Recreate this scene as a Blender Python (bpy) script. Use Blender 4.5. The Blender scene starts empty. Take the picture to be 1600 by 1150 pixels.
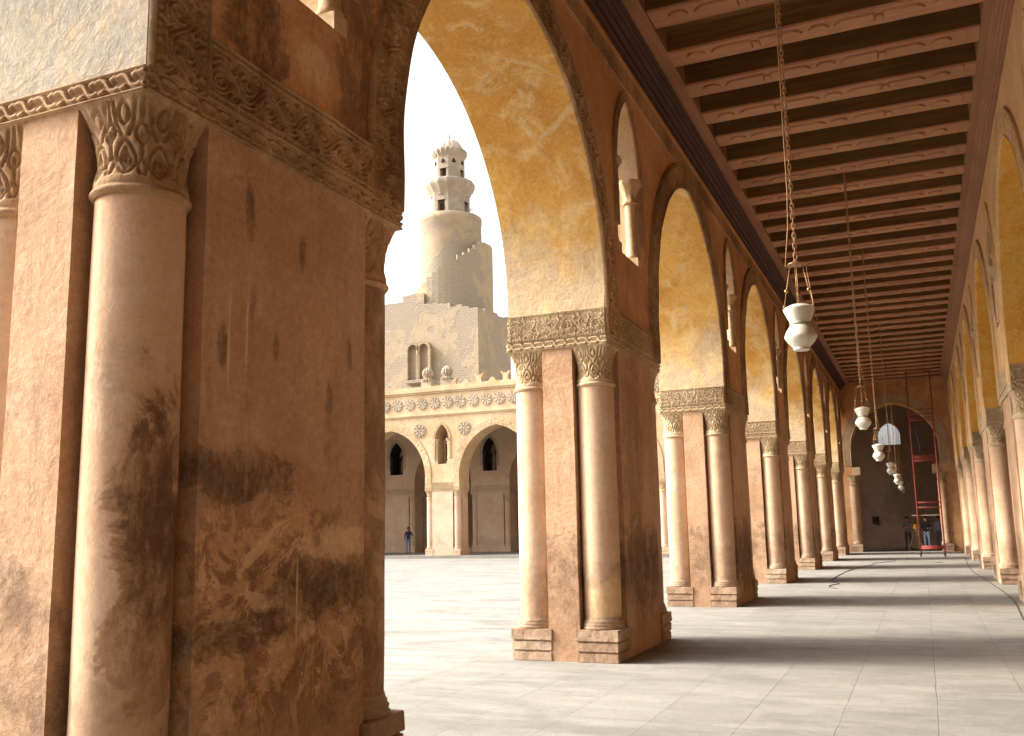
import bpy, bmesh, math, random
import numpy as np
from mathutils import Vector, Matrix, noise as mnoise
R = math.radians
PI = math.pi
random.seed(7)
rng = np.random.default_rng(7)
scene = bpy.context.scene
COL = scene.collection

# ------------------------------------------------------------------ camera
YAW, PITCH, ROLL, EYE, FPX = 0.4047, 0.1568, -0.0203, 1.6557, 1464.2
def make_camera():
    cy, sy = math.cos(YAW), math.sin(YAW)
    f = Vector((-sy*math.cos(PITCH), cy*math.cos(PITCH), math.sin(PITCH)))
    r = Vector((cy, sy, 0)); u = r.cross(f)
    c, s = math.cos(ROLL), math.sin(ROLL)
    r2 = c*r + s*u; u2 = -s*r + c*u
    cam = bpy.data.cameras.new('camera'); o = bpy.data.objects.new('camera', cam)
    COL.objects.link(o)
    m = Matrix((r2, u2, -f)).transposed().to_4x4(); m.translation = (0, 0, EYE)
    o.matrix_world = m
    cam.sensor_width = 36; cam.lens = FPX/1600*36
    cam.shift_x = -0.0019; cam.shift_y = 0.010
    cam.clip_start = 0.05; cam.clip_end = 2000
    scene.camera = o
make_camera()

# ------------------------------------------------------------------ light
SUN_EL, SUN_T = 37.0, 13.0            # elevation; how far behind the -X direction
sd = Vector((-math.cos(R(SUN_T))*math.cos(R(SUN_EL)), -math.sin(R(SUN_T))*math.cos(R(SUN_EL)), math.sin(R(SUN_EL))))
w = bpy.data.worlds.new('World'); scene.world = w; w.use_nodes = True
nt = w.node_tree; nt.nodes.clear()
sky = nt.nodes.new('ShaderNodeTexSky'); sky.sky_type = 'NISHITA'; sky.sun_disc = False
sky.sun_elevation = R(SUN_EL); sky.sun_rotation = math.atan2(sd.x, sd.y) % (2*PI)
sky.air_density = 1.0; sky.dust_density = 7.0; sky.ozone_density = 0.6
hs = nt.nodes.new('ShaderNodeHueSaturation'); hs.inputs['Saturation'].default_value = 0.12
bg = nt.nodes.new('ShaderNodeBackground'); bg.inputs[1].default_value = 0.15
wo = nt.nodes.new('ShaderNodeOutputWorld')
nt.links.new(sky.outputs[0], hs.inputs['Color']); nt.links.new(hs.outputs[0], bg.inputs[0]); nt.links.new(bg.outputs[0], wo.inputs[0])
sl = bpy.data.lights.new('sun', 'SUN'); sl.energy = 2.0; sl.angle = R(9.0); sl.color = (1.0, 0.92, 0.80)
so = bpy.data.objects.new('sun', sl); COL.objects.link(so)
so.rotation_euler = sd.to_track_quat('Z', 'Y').to_euler()
scene.view_settings.view_transform = 'Standard'; scene.view_settings.look = 'None'
scene.view_settings.exposure = 1.7; scene.view_settings.gamma = 1.0
scene.cycles.max_bounces = 10; scene.cycles.diffuse_bounces = 7; scene.cycles.use_denoising = True

# ------------------------------------------------------------------ node helper
class NT:
    def __init__(s, name):
        s.m = bpy.data.materials.new(name); s.m.use_nodes = True
        s.t = s.m.node_tree; s.t.nodes.clear()
        s.out = s.t.nodes.new('ShaderNodeOutputMaterial')
        s.bs = s.t.nodes.new('ShaderNodeBsdfPrincipled')
        s.t.links.new(s.bs.outputs[0], s.out.inputs[0])
        g = s.t.nodes.new('ShaderNodeNewGeometry'); s.pos = g.outputs['Position']; s.nrm = g.outputs['Normal']
    def put(s, sock, v):
        if isinstance(v, bpy.types.NodeSocket): s.t.links.new(v, sock)
        elif isinstance(v, (tuple, list)):
            v = tuple(v)
            sock.default_value = v + (1,) if (len(v) == 3 and len(sock.default_value) == 4) else v
        else: sock.default_value = v
    def math(s, op, a, b=0.0, c=None, clamp=False):
        n = s.t.nodes.new('ShaderNodeMath'); n.operation = op; n.use_clamp = clamp
        s.put(n.inputs[0], a); s.put(n.inputs[1], b)
        if c is not None: s.put(n.inputs[2], c)
        return n.outputs[0]
    def vec(s, op, a, b=(0, 0, 0)):
        n = s.t.nodes.new('ShaderNodeVectorMath'); n.operation = op
        s.put(n.inputs[0], a)
        if op == 'SCALE': s.put(n.inputs['Scale'], b)
        elif op != 'LENGTH': s.put(n.inputs[1], b)
        return n.outputs['Value'] if op == 'LENGTH' else n.outputs[0]
    def noise(s, scale, detail=4, rough=0.55, p=None, stretch=None, dist=0.0):
        p = p or s.pos
        if stretch: p = s.vec('MULTIPLY', p, stretch)
        n = s.t.nodes.new('ShaderNodeTexNoise'); s.put(n.inputs['Vector'], p)
        n.inputs['Scale'].default_value = scale; n.inputs['Detail'].default_value = detail
        n.inputs['Roughness'].default_value = rough; n.inputs['Distortion'].default_value = dist
        return n.outputs['Fac']
    def ramp(s, f, a, b, lo=0.0, hi=1.0):
        n = s.t.nodes.new('ShaderNodeMapRange'); n.interpolation_type = 'SMOOTHSTEP'
        s.put(n.inputs[0], f); n.inputs[1].default_value = a; n.inputs[2].default_value = b
        n.inputs[3].default_value = lo; n.inputs[4].default_value = hi
        return n.outputs[0]
    def mix(s, f, a, b, mode='MIX'):
        n = s.t.nodes.new('ShaderNodeMix'); n.data_type = 'RGBA'; n.blend_type = mode
        s.put(n.inputs[0], f); s.put(n.inputs[6], a); s.put(n.inputs[7], b)
        return n.outputs[2]
    def bump(s, h, strength=0.3, dist=0.01):
        n = s.t.nodes.new('ShaderNodeBump'); n.inputs['Strength'].default_value = strength
        n.inputs['Distance'].default_value = dist; s.put(n.inputs['Height'], h)
        s.t.links.new(n.outputs[0], s.bs.inputs['Normal'])
    def fin(s, col, rough=0.9, metal=0.0, spec=0.2):
        s.put(s.bs.inputs['Base Color'], col); s.put(s.bs.inputs['Roughness'], rough)
        s.bs.inputs['Metallic'].default_value = metal; s.bs.inputs['Specular IOR Level'].default_value = spec
        return s.m
    def z(s):
        n = s.t.nodes.new('ShaderNodeSeparateXYZ'); s.t.links.new(s.pos, n.inputs[0]); return n.outputs

def sc(c, k): return tuple(x*k for x in c)

def blob(n, c, r, nz, k=0.9, a=0.75, b=1.15):
    """1 inside an ellipsoid patch with a ragged edge, 0 outside"""
    v = n.vec('SUBTRACT', n.pos, c); v = n.vec('DIVIDE', v, r)
    l = n.vec('LENGTH', v)
    l = n.math('ADD', l, n.math('MULTIPLY', n.math('SUBTRACT', nz, 0.5), k*2))
    return n.ramp(l, a, b, 1.0, 0.0)

def plaster(name, base, dark, light, damp=0.0, damp_z=1.3, streak=0.3, patch=0.35, bump=0.5, blobs=(), grain=0.12, patch_col=None, low=None, region=None):
    n = NT(name)
    big = n.noise(0.6, 6, 0.62)
    mid = n.noise(2.3, 8, 0.66, dist=0.5)
    st = n.noise(2.2, 7, 0.65, stretch=(2.2, 2.2, 0.30))
    fine = n.noise(22, 6, 0.72)
    gr = n.noise(120, 3, 0.7)
    dk = n.noise(1.1, 9, 0.72, dist=0.3)
    col = n.mix(n.ramp(big, 0.36, 0.62), base, dark)
    if low:      # weathered lower zone of the arch soffits
        lz = n.math('ADD', n.z()[2], n.math('MULTIPLY', n.math('SUBTRACT', n.noise(1.6, 7, 0.65), 0.5), 3.0))
        col = n.mix(n.ramp(lz, 4.7, 5.9, 0.8, 0.0), col, low)
    col = n.mix(n.math('MULTIPLY', n.ramp(mid, 0.46, 0.66), patch), col, light)
    col = n.mix(n.math('MULTIPLY', n.ramp(st, 0.50, 0.72), streak), col, sc(dark, 0.55))
    col = n.mix(n.ramp(dk, 0.56, 0.70, 0, 0.45), col, sc(dark, 0.50))
    # scraped / patched zones with a harder edge
    pt = n.noise(1.25, 9, 0.68, dist=0.8)
    pm = n.ramp(pt, 0.59, 0.615)
    col = n.mix(n.math('MULTIPLY', pm, patch*0.8), col, patch_col or light)
    zz = n.z()[2]
    ragged = n.noise(1.5, 9, 0.70, dist=0.5)
    if damp > 0:
        zr = n.math('ADD', zz, n.math('MULTIPLY', n.math('SUBTRACT', ragged, 0.5), 2.6))
        up = n.ramp(zr, damp_z-0.12, damp_z+0.22, 1.0, 0.0)
        lo = n.ramp(zr, damp_z-1.1, damp_z-0.30, 0.25, 1.0)
        dm = n.math('MULTIPLY', n.math('MULTIPLY', up, lo), damp)
        inside = n.ramp(n.noise(4.5, 8, 0.72), 0.36, 0.60, 0.25, 1.0)
        col = n.mix(n.math('MULTIPLY', dm, inside), col, sc(dark, 0.45))
    if blobs:
        nz = n.noise(2.4, 12, 0.74, dist=0.6)
        soft = n.ramp(n.noise(7.0, 9, 0.75, stretch=(1, 1, 0.40)), 0.34, 0.56, 0.35, 1.0)
        if region:      # flaking, mottled lower face
            v = n.vec('DIVIDE', n.vec('SUBTRACT', n.pos, region[0]), region[1])
            rm = n.ramp(n.math('ADD', n.vec('LENGTH', v), n.math('MULTIPLY', n.math('SUBTRACT', nz, 0.5), 1.6)), 0.55, 1.15, 1.0, 0.0)
            fl = n.noise(2.9, 12, 0.76, dist=0.9)
            fl2 = n.noise(1.9, 10, 0.70, dist=1.2, stretch=(1, 1, 1.3))
            mot = n.mix(n.ramp(fl, 0.46, 0.51), (0.30, 0.145, 0.060), (0.60, 0.345, 0.150))
            mot = n.mix(n.ramp(fl2, 0.56, 0.575, 0, 0.85), mot, (0.76, 0.50, 0.27))
            mot = n.mix(n.ramp(fl2, 0.44, 0.42, 0, 0.7), mot, (0.18, 0.080, 0.032))
            col = n.mix(n.math('MULTIPLY', rm, 0.85), col, mot)
        for (c, r, kc, k) in blobs:
            sharp = blob(n, c, r, nz, 1.5, 0.86, 1.0); wide = blob(n, c, r, nz, 1.2, 0.35, 1.45)
            f = n.math('MULTIPLY', n.math('ADD', n.math('MULTIPLY', sharp, 0.45), n.math('MULTIPLY', wide, 0.55)), k)
            col = n.mix(n.math('MULTIPLY', f, soft), col, kc)
    # pitting and grain
    col = n.mix(n.ramp(n.noise(9, 5, 0.75), 0.60, 0.68, 0, 0.30), col, sc(dark, 0.6))
    g = n.ramp(n.math('ADD', n.math('MULTIPLY', fine, 0.55), n.math('MULTIPLY', gr, 0.45)), 0.36, 0.64)
    col = n.mix(g, n.mix(grain*1.6, col, (0, 0, 0)), n.mix(grain*0.6, col, (1, 0.93, 0.80)))
    h = n.math('ADD', n.math('MULTIPLY', mid, 1.5), n.math('ADD', n.math('MULTIPLY', fine, 0.55), n.math('MULTIPLY', gr, 0.15)))
    h = n.math('ADD', h, n.math('MULTIPLY', pm, 0.14))
    n.bump(h, bump*1.35, 0.020)
    return n.fin(col, 0.92)

X0 = -3.51     # corridor face of the courtyard arcade
X1 = 1.656     # corridor face of the inner arcade
T = 1.35       # wall thickness
DK = (0.085, 0.036, 0.012)
LT = (0.80, 0.55, 0.30)
P1B = [  # stains on the nearest pier: centre, radii, colour, strength
    ((X0, 4.23, 1.97), (0.5, 0.62, 0.15), DK, 0.85),
    ((X0, 5.02, 1.30), (0.5, 0.70, 0.20), DK, 0.80),
    ((X0, 4.30, 1.10), (0.3, 0.60, 0.10), DK, 0.7),
    ((X0, 5.70, 1.00), (0.3, 0.16, 0.80), DK, 0.8),
    ((X0, 5.28, 1.58), (0.3, 0.40, 0.13), LT, 0.9),
    ((X0, 4.28, 3.55), (0.1, 0.05, 0.20), DK, 0.75),
    ((X0, 4.08, 2.70), (0.1, 0.04, 0.12), DK, 0.7),
    ((X0, 4.80, 3.42), (0.1, 0.04, 0.14), DK, 0.6),
    ((X0, 4.32, 2.95), (0.1, 0.035, 0.11), DK, 0.7),
    ((X0, 4.55, 2.75), (0.1, 0.03, 0.10), DK, 0.6),
    ((X0, 5.35, 2.85), (0.1, 0.03, 0.12), DK, 0.6),
    ((X0, 5.12, 2.46), (0.1, 0.04, 0.16), DK, 0.7),
    ((X0, 12.4, 1.15), (0.3, 1.1, 0.55), DK, 0.7),
    ((X0, 12.2, 2.6), (0.3, 0.5, 1.3), (0.24, 0.11, 0.05), 0.6),
    ((X0, 20.2, 1.0), (0.3, 1.2, 0.8), DK, 0.7),
    ((X0, 4.28, 2.85), (0.1, 0.011, 0.32), LT, 0.9), ((X0, 4.13, 2.75), (0.1, 0.010, 0.36), LT, 0.8), ((X0, 4.80, 1.25), (0.1, 0.010, 0.25), LT, 0.8),
]
M = {}
M['pier'] = plaster('pier_plaster', (0.60, 0.360, 0.205), (0.46, 0.250, 0.130), (0.67, 0.45, 0.29), damp=0.85, damp_z=1.35, blobs=P1B, patch=0.35, streak=0.4, region=((X0, 4.75, 1.25), (0.6, 1.25, 0.80)))
M['column'] = plaster('column_plaster', (0.62, 0.415, 0.265), (0.53, 0.315, 0.180), (0.68, 0.49, 0.34), damp=0.55, damp_z=1.1, streak=0.35, patch=0.35, bump=0.3, grain=0.07,  # first blob paints the shade of the nearest pier's far column
                      blobs=[((-3.75, 5.77, 2.3), (0.34, 0.34, 2.9), (0.20, 0.095, 0.040), 0.8), ((-3.42, 3.60, 1.35), (0.24, 0.60, 1.05), (0.27, 0.130, 0.055), 1.0), ((-3.45, 3.50, 1.75), (0.15, 0.45, 0.60), (0.11, 0.048, 0.018), 0.95), ((-3.62, 11.25, 0.72), (0.2, 0.4, 0.28), (0.70, 0.46, 0.22), 0.8)])  # last blob paints a sunlit patch low on the second pier's column
M['plinth'] = plaster('worn_plinth_stone', (0.47, 0.310, 0.195), (0.34, 0.200, 0.115), (0.60, 0.44, 0.30), streak=0.6, patch=0.6, bump=1.0)
M['wall'] = plaster('wall_plaster', (0.70, 0.365, 0.150), (0.52, 0.24, 0.090), (0.76, 0.47, 0.24), streak=0.5, patch=0.35,
                    blobs=[((X0, 4.29, 4.70), (0.3, 0.30, 0.50), DK, 0.85), ((X0, 5.45, 4.9), (0.3, 0.35, 0.9), (0.16, 0.07, 0.028), 0.8), ((X0, 4.95, 4.75), (0.3, 0.22, 0.16), LT, 0.8)])
M['wall2'] = plaster('golden_wall_plaster', (0.78, 0.47, 0.215), (0.68, 0.36, 0.13), (0.80, 0.58, 0.34), streak=0.3, patch=0.4)
M['soffit'] = plaster('golden_plaster', (0.72, 0.40, 0.085), (0.57, 0.27, 0.035), (0.78, 0.54, 0.24), streak=0.30, patch=0.7, bump=0.6, patch_col=(0.68, 0.49, 0.25), low=(0.53, 0.42, 0.29),
                      blobs=[((X0-.7, 3.4, 4.55), (1.2, .4, .9), (0.36, 0.32, 0.26), 0.9), ((X0-.9, 3.2, 5.0), (.7, .6, .5), (0.30, 0.26, 0.21), 0.8)])
M['niche'] = plaster('window_plaster', (0.62, 0.45, 0.27), (0.50, 0.33, 0.18), (0.68, 0.53, 0.36), patch=0.4)
M['gold_deep'] = plaster('deep_golden_plaster', (0.82, 0.43, 0.050), (0.74, 0.34, 0.025), (0.84, 0.55, 0.16), streak=0.25, patch=0.5, bump=0.6)
M['stucco'] = plaster('carved_stucco', (0.60, 0.43, 0.245), (0.42, 0.275, 0.14), (0.68, 0.52, 0.33), streak=0.35, patch=0.35, bump=0.5)
M['stucco_dark'] = plaster('weathered_shaded_stucco', (0.56, 0.345, 0.170), (0.28, 0.150, 0.065), (0.70, 0.47, 0.26), streak=0.4, patch=0.35, bump=0.5)  # weathered brown, also darkened for bands that little light reaches
M['whitewash'] = plaster('whitewashed_plaster', (0.62, 0.53, 0.42), (0.50, 0.40, 0.29), (0.72, 0.66, 0.56), streak=0.3, patch=0.35, bump=0.3)
M['facade'] = plaster('facade_plaster', (0.56, 0.41, 0.245), (0.48, 0.32, 0.17), (0.62, 0.49, 0.32), streak=0.25, patch=0.4, bump=0.5)
M['facade_pier'] = plaster('facade_pier_plaster', (0.62, 0.44, 0.31), (0.54, 0.36, 0.235), (0.66, 0.50, 0.37), damp=0.2, damp_z=0.9, streak=0.2, patch=0.3)
M['rose'] = plaster('grey_stucco', (0.46, 0.36, 0.25), (0.34, 0.26, 0.18), (0.54, 0.44, 0.32), bump=0.5)
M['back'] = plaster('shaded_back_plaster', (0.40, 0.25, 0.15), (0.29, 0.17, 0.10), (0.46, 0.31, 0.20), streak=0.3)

def stone_mat(name, a, b, c, pl, bw=0.9, bh=0.38):
    n = NT(name)
    z = n.z()
    # courses: horizontal joints by height, verticals by angle-free noise of x+y
    comb = n.t.nodes.new('ShaderNodeCombineXYZ')
    n.put(comb.inputs[0], n.math('ADD', z[0], n.math('MULTIPLY', z[1], 1.0))); n.put(comb.inputs[1], z[2])
    br = n.t.nodes.new('ShaderNodeTexBrick'); n.put(br.inputs['Vector'], comb.outputs[0])
    br.inputs['Color1'].default_value = a + (1,); br.inputs['Color2'].default_value = b + (1,); br.inputs['Mortar'].default_value = sc(b, 0.75) + (1,)
    br.inputs['Scale'].default_value = 1.0; br.inputs['Mortar Size'].default_value = 0.018
    br.inputs['Brick Width'].default_value = bw; br.inputs['Row Height'].default_value = bh
    col = n.mix(n.ramp(n.noise(0.5, 6, 0.65), 0.4, 0.65), br.outputs[0], c)
    pm = n.ramp(n.noise(0.22, 8, 0.62, dist=0.6), 0.49, 0.52)
    col = n.mix(n.math('MULTIPLY', pm, 0.75), col, n.mix(n.ramp(n.noise(0.8, 5, 0.6), 0.35, 0.7), pl, sc(pl, 0.8)))
    col = n.mix(n.ramp(n.noise(3, 6, 0.7), 0.6, 0.75, 0, 0.5), col, sc(b, 0.5))
    h = n.math('ADD', n.math('MULTIPLY', pm, 0.5), n.math('ADD', n.noise(4, 6, 0.7), n.math('MULTIPLY', br.outputs['Fac'], -0.6)))
    n.bump(h, 0.7, 0.08)
    return n.fin(col, 0.95)
M['minaret'] = stone_mat('minaret_stone', (0.37, 0.305, 0.235), (0.335, 0.272, 0.205), (0.34, 0.275, 0.205), (0.44, 0.345, 0.225), 0.55, 0.27)
M['minaret_top'] = plaster('minaret_ashlar', (0.38, 0.31, 0.235), (0.29, 0.23, 0.17), (0.44, 0.37, 0.29), streak=0.3, patch=0.4)

def floor_mat(name, a, b, mort, bw, bh, rot=0.0, stain=0.4, rough=0.75, spec=0.3, jk=1.0):
    n = NT(name)
    mp = n.t.nodes.new('ShaderNodeMapping'); n.put(mp.inputs['Vector'], n.pos); mp.inputs['Rotation'].default_value = (0, 0, rot)
    jit = n.vec('ADD', mp.outputs[0], n.vec('SCALE', n.noise(1.5, 3), 0.03))
    br = n.t.nodes.new('ShaderNodeTexBrick'); n.put(br.inputs['Vector'], jit)
    br.inputs['Color1'].default_value = a + (1,); br.inputs['Color2'].default_value = b + (1,); br.inputs['Mortar'].default_value = mort + (1,)
    br.inputs['Scale'].default_value = 1.0; br.inputs['Mortar Size'].default_value = 0.006; br.inputs['Mortar Smooth'].default_value = 0.4
    br.inputs['Brick Width'].default_value = bw; br.inputs['Row Height'].default_value = bh; br.offset_frequency = 2; br.offset = 0.37
    col = br.outputs[0]
    col = n.mix(n.ramp(n.noise(0.8, 9, 0.70, dist=0.7, stretch=(0.6, 1, 1)), 0.42, 0.62, 0, stain), col, sc(b, 0.66))
    col = n.mix(n.ramp(n.noise(2.4, 6, 0.7, stretch=(0.35, 1.4, 1)), 0.45, 0.7, 0, stain*1.1), col, sc(a, 1.18))
    col = n.mix(n.ramp(n.noise(9, 5, 0.72), 0.55, 0.75, 0, stain), col, sc(b, 0.55))
    col = n.mix(n.ramp(n.noise(26, 7, 0.78), 0.48, 0.66, 0, 0.45), col, sc(b, 0.55))
    col = n.mix(n.ramp(n.noise(90, 3, 0.7), 0.35, 0.7, 0, 0.4), col, sc(b, 0.6))
    col = n.mix(n.ramp(n.noise(5.5, 9, 0.8), 0.63, 0.68, 0, 0.5), col, sc(b, 0.42))
    h = n.math('ADD', n.math('MULTIPLY', n.noise(7, 6, 0.7), 0.8), n.math('ADD', n.math('MULTIPLY', n.noise(60, 3), 0.15), n.math('MULTIPLY', br.outputs['Fac'], -0.5*jk)))
    n.bump(h, 0.6, 0.014)
    return n.fin(col, n.ramp(n.noise(3, 5), 0.3, 0.7, rough-0.12, rough+0.12), spec=spec)
M['floor'] = floor_mat('stone_floor', (0.262, 0.246, 0.214), (0.225, 0.210, 0.180), (0.155, 0.140, 0.116), 1.5, 0.75, rot=PI/2, stain=0.65, jk=1.2)
M['court'] = floor_mat('courtyard_paving', (0.285, 0.272, 0.245), (0.235, 0.224, 0.20), (0.15, 0.14, 0.12), 1.1, 0.4, stain=0.9, jk=1.6)

def wood_mat(name, a, b, rough=0.65, stretch=(0.35, 5, 5)):
    n = NT(name)
    g = n.noise(3.0, 7, 0.65, stretch=stretch, dist=0.4); g2 = n.noise(14, 4, 0.7, stretch=stretch)
    col = n.mix(n.ramp(g, 0.35, 0.68), a, b)
    col = n.mix(n.ramp(n.noise(0.9, 5), 0.45, 0.7, 0, 0.45), col, sc(b, 0.6))
    col = n.mix(n.ramp(g2, 0.6, 0.75, 0, 0.5), col, sc(b, 0.45))
    oi = n.t.nodes.new('ShaderNodeObjectInfo')
    col = n.mix(n.ramp(oi.outputs['Random'], 0.0, 1.0, 0.0, 0.45), col, sc(b, 0.75))
    n.bump(n.math('ADD', g, n.math('MULTIPLY', g2, 0.5)), 0.45, 0.010)
    return n.fin(col, rough)
M['beam'] = wood_mat('carved_beam_wood', (0.54, 0.270, 0.150), (0.40, 0.195, 0.105))
M['rail'] = wood_mat('rail_wood', (0.42, 0.205, 0.110), (0.30, 0.145, 0.078), stretch=(5, 0.35, 5))
M['board'] = wood_mat('dark_board_wood', (0.27, 0.145, 0.050), (0.15, 0.085, 0.030))
M['cornice'] = wood_mat('cornice_wood', (0.115, 0.045, 0.026), (0.065, 0.026, 0.016), stretch=(5, 0.35, 5))

def simple(name, col, rough=0.6, metal=0.0, var=0.25, nscale=8, bump=0.1, spec=0.3):
    n = NT(name)
    c = n.mix(n.ramp(n.noise(nscale, 5, 0.6), 0.35, 0.7, 0, var*2), col, sc(col, 0.6))
    n.bump(n.noise(nscale*4, 4), bump, 0.004)
    return n.fin(c, rough, metal, spec)
M['ceramic'] = simple('white_glass_enamel', (0.70, 0.65, 0.54), 0.25, var=0.20, nscale=6, bump=0.03, spec=0.5)
M['neck'] = simple('lamp_neck_green', (0.33, 0.32, 0.24), 0.5)
M['brass'] = simple('aged_brass', (0.42, 0.24, 0.11), 0.45, 0.6)
M['chain'] = simple('copper_chain_metal', (0.50, 0.27, 0.13), 0.5, 0.3)
M['red'] = simple('red_scaffold_paint', (0.36, 0.065, 0.045), 0.5, var=0.4, nscale=5)
M['plank'] = simple('bare_plank', (0.50, 0.40, 0.27), 0.8)
M['rubber'] = simple('black_rubber', (0.03, 0.022, 0.02), 0.7)
M['cable'] = simple('black_cable', (0.045, 0.038, 0.03), 0.7)
M['blue'] = simple('blue_rope', (0.06, 0.10, 0.35), 0.8)
M['dark'] = simple('opening_shade_and_box', (0.035, 0.028, 0.024), 0.8)  # near black that paints shade into openings; also the wall box
M['metal'] = simple('dull_metal', (0.10, 0.09, 0.08), 0.5, 0.7)
M['yellow'] = simple('yellow_casing', (0.75, 0.42, 0.02), 0.5)
M['skin'] = simple('skin', (0.36, 0.18, 0.11), 0.55, var=0.05)
M['hair'] = simple('black_hair', (0.015, 0.011, 0.009), 0.6)
M['navy'] = simple('navy_cloth', (0.022, 0.025, 0.065), 0.9)
M['jeans'] = simple('blue_denim', (0.13, 0.20, 0.33), 0.9)
M['palejeans'] = simple('pale_denim', (0.24, 0.33, 0.50), 0.9)
M['plaid'] = simple('purple_grey_cloth', (0.16, 0.12, 0.17), 0.9)
M['black'] = simple('black_cloth', (0.016, 0.018, 0.02), 0.9)
M['khaki'] = simple('dark_trousers', (0.035, 0.032, 0.03), 0.9)
M['palecloth'] = simple('pale_blue_cloth', (0.35, 0.42, 0.58), 0.9)
M['shoe'] = simple('dark_shoe', (0.03, 0.025, 0.02), 0.6)
M['leaf'] = simple('weed_leaf', (0.16, 0.22, 0.03), 0.8)
M['sand'] = simple('desert_ground', (0.42, 0.35, 0.26), 0.95, nscale=0.05, bump=0.3)

# ------------------------------------------------------------------ object helpers
def tag(o, label=None, cat=None, group=None, kind=None):
    if label: o['label'] = label
    if cat: o['category'] = cat
    if group: o['group'] = group
    if kind: o['kind'] = kind
    return o
def empty(name, loc=(0, 0, 0), rz=0.0):
    o = bpy.data.objects.new(name, None); COL.objects.link(o); o.location = loc; o.rotation_euler = (0, 0, rz)
    o.empty_display_size = 0.3
    return o
def link(name, me, parent=None, loc=(0, 0, 0), rz=0.0):
    o = bpy.data.objects.new(name, me); COL.objects.link(o); o.parent = parent
    o.location = loc; o.rotation_euler = (0, 0, rz)
    return o

class MB:
    def __init__(s): s.v = []; s.f = []; s.m = []; s.sm = []
    def add(s, vs, fs, mi=0, smooth=False):
        b = len(s.v); s.v += [tuple(x) for x in vs]
        for f in fs: s.f.append(tuple(b+i for i in f)); s.m.append(mi); s.sm.append(smooth)
    def box(s, a, b, mi=0):
        x0, y0, z0 = a; x1, y1, z1 = b
        s.add([(x0, y0, z0), (x1, y0, z0), (x1, y1, z0), (x0, y1, z0), (x0, y0, z1), (x1, y0, z1), (x1, y1, z1), (x0, y1, z1)],
              [(0, 3, 2, 1), (4, 5, 6, 7), (0, 1, 5, 4), (1, 2, 6, 5), (2, 3, 7, 6), (3, 0, 4, 7)], mi)
    def quad(s, a, b, c, d, mi=0, smooth=False): s.add([a, b, c, d], [(0, 1, 2, 3)], mi, smooth)
    def prism(s, poly, axis, a, b, mi=0):
        """poly in the two other axes, extruded along axis from a to b"""
        n = len(poly)
        def P(p, t):
            return (t, p[0], p[1]) if axis == 0 else ((p[0], t, p[1]) if axis == 1 else (p[0], p[1], t))
        vs = [P(p, a) for p in poly] + [P(p, b) for p in poly]
        fs = [(i, (i+1) % n, n+(i+1) % n, n+i) for i in range(n)] + [tuple(range(n))[::-1], tuple(range(n, 2*n))]
        s.add(vs, fs, mi)
    def lathe(s, prof, n=24, c=(0, 0, 0), mi=0, ribs=0, ribk=0.0, a0=0.0, cap=True):
        vs = []
        for (r, z) in prof:
            for i in range(n):
                a = a0 + 2*PI*i/n; rr = r*(1+ribk*abs(math.sin(ribs*a/2))) if ribs else r
                vs.append((c[0]+rr*math.cos(a), c[1]+rr*math.sin(a), c[2]+z))
        fs = [(k*n+i, k*n+(i+1) % n, (k+1)*n+(i+1) % n, (k+1)*n+i) for k in range(len(prof)-1) for i in range(n)]
        s.add(vs, fs, mi, n > 10)
        if cap:
            m = len(prof)-1
            s.add(vs[:n], [tuple(range(n))[::-1]], mi); s.add(vs[m*n:], [tuple(range(n))], mi)
    def tube(s, pts, r, n=8, mi=0, closed=False):
        pts = [Vector(p) for p in pts]; N = len(pts); rr = r if isinstance(r, (list, tuple)) else [r]*N
        vs = []; up = None
        for k, p in enumerate(pts):
            if closed: d = pts[(k+1) % N]-pts[k-1]
            else: d = pts[min(k+1, N-1)]-pts[max(k-1, 0)]
            d.normalize()
            if up is None: up = Vector((0, 0, 1)) if abs(d.z) < 0.9 else Vector((1, 0, 0))
            a = d.cross(up).normalized(); b = a.cross(d).normalized(); up = b
            for i in range(n):
                t = 2*PI*i/n; vs.append(p + (a*math.cos(t)+b*math.sin(t))*rr[k])
        K = N if closed else N-1
        fs = [(k*n+i, k*n+(i+1) % n, ((k+1) % N)*n+(i+1) % n, ((k+1) % N)*n+i) for k in range(K) for i in range(n)]
        if not closed: fs += [tuple(range(n))[::-1], tuple(range((N-1)*n, N*n))]
        s.add(vs, fs, mi, True)
    def ball(s, c, r, mi=0, sx=1, sy=1, sz=1, n=12):
        prof = [(math.sin(PI*k/8)*1.0+1e-4, -math.cos(PI*k/8)) for k in range(9)]
        vs = []
        for (rad, z) in prof:
            for i in range(n):
                a = 2*PI*i/n; vs.append((c[0]+r*sx*rad*math.cos(a), c[1]+r*sy*rad*math.sin(a), c[2]+r*sz*z))
        s.add(vs, [(k*n+i, k*n+(i+1) % n, (k+1)*n+(i+1) % n, (k+1)*n+i) for k in range(8) for i in range(n)], mi, True)
    def mesh(s, name, mats):
        me = bpy.data.meshes.new(name); me.from_pydata(s.v, [], s.f)
        for m in (mats if isinstance(mats, (list, tuple)) else [mats]): me.materials.append(m)
        me.polygons.foreach_set('material_index', s.m); me.polygons.foreach_set('use_smooth', s.sm)
        me.update(); return me
    def build(s, name, mats, parent=None, loc=(0, 0, 0), rz=0.0):
        return link(name, s.mesh(name, mats), parent, loc, rz)

def bevel(o, w=0.01, seg=2):
    m = o.modifiers.new('edge', 'BEVEL'); m.width = w; m.segments = seg; m.limit_method = 'ANGLE'; m.angle_limit = R(40)
    return o

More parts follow.
